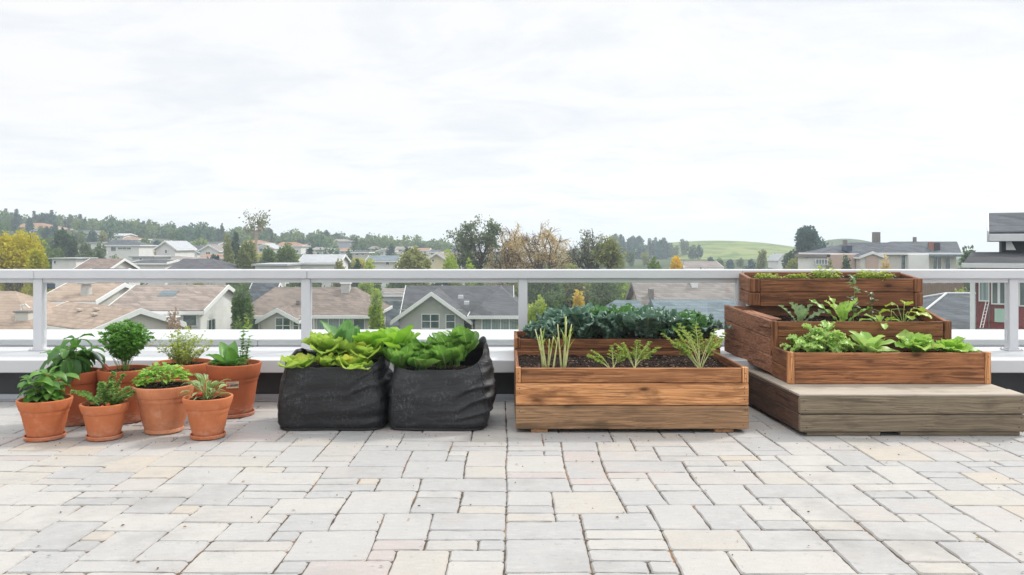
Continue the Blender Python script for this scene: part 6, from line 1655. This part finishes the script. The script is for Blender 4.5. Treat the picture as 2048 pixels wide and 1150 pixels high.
for i in range(1600):                                # the wooded slope
    px = rt_.uniform(-60, 900); D = rt_.uniform(112, 305); X = gx(px, D); z = ground_z(X, D); s = rt_.uniform(.45, .85)
    ytop = CY - F * (z + 9 * s - H) / D
    if ytop < interp(px, [(0, 448), (300, 470), (600, 480), (900, 494)]) or blocked(px, D, ytop, 2.2 * s / D * F * .8): continue
    k = rt_.choices([0, 1, 2, 3, 4, 5, 6, 7, 8, 9], [5, 7, 5, 12, 20, 14, 12, 6, 16, 3])[0]
    put_tree(k, X, D, z - 1.3 * s, s, 'on the hillside slope', rt_); cnt += 1
    if cnt > 145: break
for i in range(56):                                 # wood on the low hill in the middle
    px = rt_.uniform(1215, 1345); D = rt_.uniform(350, 420); X = gx(px, D)
    z = -9.2 + 10.2 * (.5 + .5 * math.cos(math.pi * min(1, math.hypot((X - gx(1210, 400)) / 60, (D - 400) / 70))))
    put_tree(rt_.choice((3, 3, 8, 0, 3)), X, D, z - 2.0, rt_.uniform(.7, 1.05), 'on the wooded hill beside the meadow', rt_)
for (px, D, k, s) in ((1350, 372, 8, .9), (1368, 380, 8, 1.0), (1385, 330, 8, .8), (1396, 325, 3, .6), (1262, 250, 8, .6), (1290, 260, 5, .5), (1240, 230, 4, .6), (1460, 240, 3, .4), (1480, 250, 8, .4), (1440, 235, 4, .45), (1500, 230, 3, .45), (1420, 240, 3, .4), (1545, 250, 4, .45)):
    X = gx(px, D); z = max(ground_z(X, D), -9.2 + 13 * (.5 + .5 * math.cos(math.pi * min(1, math.hypot((X - gx(1440, 440)) / 105, (D - 440) / 130)))))
    put_tree(k, X, D, z - 2.2 * s, s * 1.15, 'at the foot of the meadow hill', rt_)
for (px, D, k, s) in ((58, 274, 3, .55), (84, 264, 4, .5), (112, 255, 3, .55), (134, 248, 5, .5), (150, 240, 8, .55), (166, 232, 4, .5), (186, 228, 3, .55), (206, 238, 5, .5), (30, 268, 3, .6), (8, 262, 4, .6), (44, 242, 5, .55), (120, 228, 0, .55), (96, 236, 3, .55), (160, 255, 4, .45), (140, 222, 8, .5), (104, 214, 4, .5), (290, 230, 4, .5), (310, 222, 3, .5), (284, 206, 5, .5)):
    X = gx(px, D); put_tree(k, X, D, ground_z(X, D) - 1.2 * s, s, 'on the hillside slope', rt_)
for i in range(60):                                 # gardens between the nearer houses
    px = rt_.uniform(-60, 2040); D = rt_.uniform(84, 128); X = gx(px, D); z = ground_z(X, D); s = rt_.uniform(.45, .72)
    if blocked(px, D, CY - F * (z + 9 * s - H) / D, 3 * s / D * F * .8) or (1430 < px < 1660 and D > 100): continue
    put_tree(rt_.choices([4, 5, 8, 6, 2, 3], [20, 14, 12, 5, 4, 8])[0], X, D, z - 1.5 * s, s, 'in the gardens behind the nearer roofs', rt_)
HAZE = 0.0008
# ================================================================ SKY, SUN, AIR, CAMERA
SUN_AZ, SUN_EL = R(56), R(45)        # clockwise from straight ahead, above the horizon
def make_world():
    w = bpy.data.worlds.new('World'); scene.world = w; w.use_nodes = True
    t = NT(w.node_tree)
    sky = t.n('ShaderNodeTexSky', sky_type='NISHITA', sun_disc=False, sun_elevation=SUN_EL, sun_rotation=SUN_AZ, altitude=50, air_density=1.2, dust_density=2.0)
    b1 = t.n('ShaderNodeBackground', {'Color': sky.outputs[0], 'Strength': .10}).outputs[0]
    g = t.n('ShaderNodeTexCoord').outputs['Generated']
    d = t.n('ShaderNodeSeparateXYZ', {0: g}); up = t.math('MAXIMUM', d.outputs[2], 0.0)
    den = t.math('ADD', up, .16)
    cv = t.n('ShaderNodeCombineXYZ', {0: t.math('DIVIDE', d.outputs[0], den), 1: t.math('DIVIDE', d.outputs[1], den), 2: 0.0}).outputs[0]
    cvr = t.n('ShaderNodeMapping', {'Vector': cv, 'Rotation': (0, 0, R(-14)), 'Scale': (.95, 1.35, 1)}).outputs[0]
    n1 = t.noise(cvr, 1.5, 7, .62, .7); n2 = t.noise(cvr, 3.4, 5, .6, .3)
    f = t.math('ADD', t.math('MULTIPLY', n1, .75), t.math('MULTIPLY', n2, .25))
    c = t.ramp(f, [(.32, (.86, .895, .945)), (.43, (.915, .938, .968)), (.50, (.975, .98, .99)), (.57, (1.0, 1.0, 1.0))])
    st = t.math('ADD', t.math('ADD', 1.045, t.rng(up, 0.0, .14, .10, 0.0)), t.math('MULTIPLY', t.math('POWER', t.rng(up, .30, 1.0), .8), SKY_ZENITH))
    b2 = t.n('ShaderNodeBackground', {'Color': c, 'Strength': st}).outputs[0]
    mx = t.n('ShaderNodeMixShader', {0: .93, 1: b1, 2: b2}).outputs[0]
    o = t.n('ShaderNodeOutputWorld'); t.t.links.new(mx, o.inputs['Surface'])
SKY_ZENITH = 1.15
make_world()
sl = bpy.data.lights.new('sun', 'SUN'); sl.energy = 2.7; sl.angle = R(8); sl.color = (1.0, .955, .89)
so = bpy.data.objects.new('sun', sl); COL.objects.link(so)
to = Vector((math.sin(SUN_AZ) * math.cos(SUN_EL), math.cos(SUN_AZ) * math.cos(SUN_EL), math.sin(SUN_EL)))
so.rotation_euler = to.to_track_quat('Z', 'Y').to_euler(); so.location = to * 60
if HAZE:
    b = MB(); b.box(-1160, 1160, -70, 1210, -14, 22, ch=.001)
    m, t = newmat('air')
    v = t.n('ShaderNodeVolumePrincipled', {'Color': (.80, .90, 1.0, 1), 'Density': HAZE, 'Anisotropy': .2}).outputs[0]
    t.out(None, v); ho = tag(b.build('haze', m), kind='stuff')
cam = bpy.data.cameras.new('camera'); co = bpy.data.objects.new('camera', cam); COL.objects.link(co)
co.location = (0, 0, H); co.rotation_euler = (R(90), 0, 0)
cam.sensor_width = 36; cam.lens = F * 36 / 2048
cam.shift_x = (1024 - CX) / 2048; cam.shift_y = -(575 - CY) / 2048
cam.clip_start = .05; cam.clip_end = 6000
scene.camera = co
scene.render.engine = 'CYCLES'
cy = scene.cycles
cy.use_denoising = True; cy.max_bounces = 7; cy.diffuse_bounces = 3; cy.glossy_bounces = 3; cy.transmission_bounces = 4; cy.transparent_max_bounces = 10; cy.volume_bounces = 1
cy.sample_clamp_indirect = 8; cy.caustics_reflective = False; cy.caustics_refractive = False
vs = scene.view_settings
vs.view_transform = 'Standard'; vs.look = 'None'; vs.exposure = 0.0; vs.gamma = 1.0; vs.use_curve_mapping = False
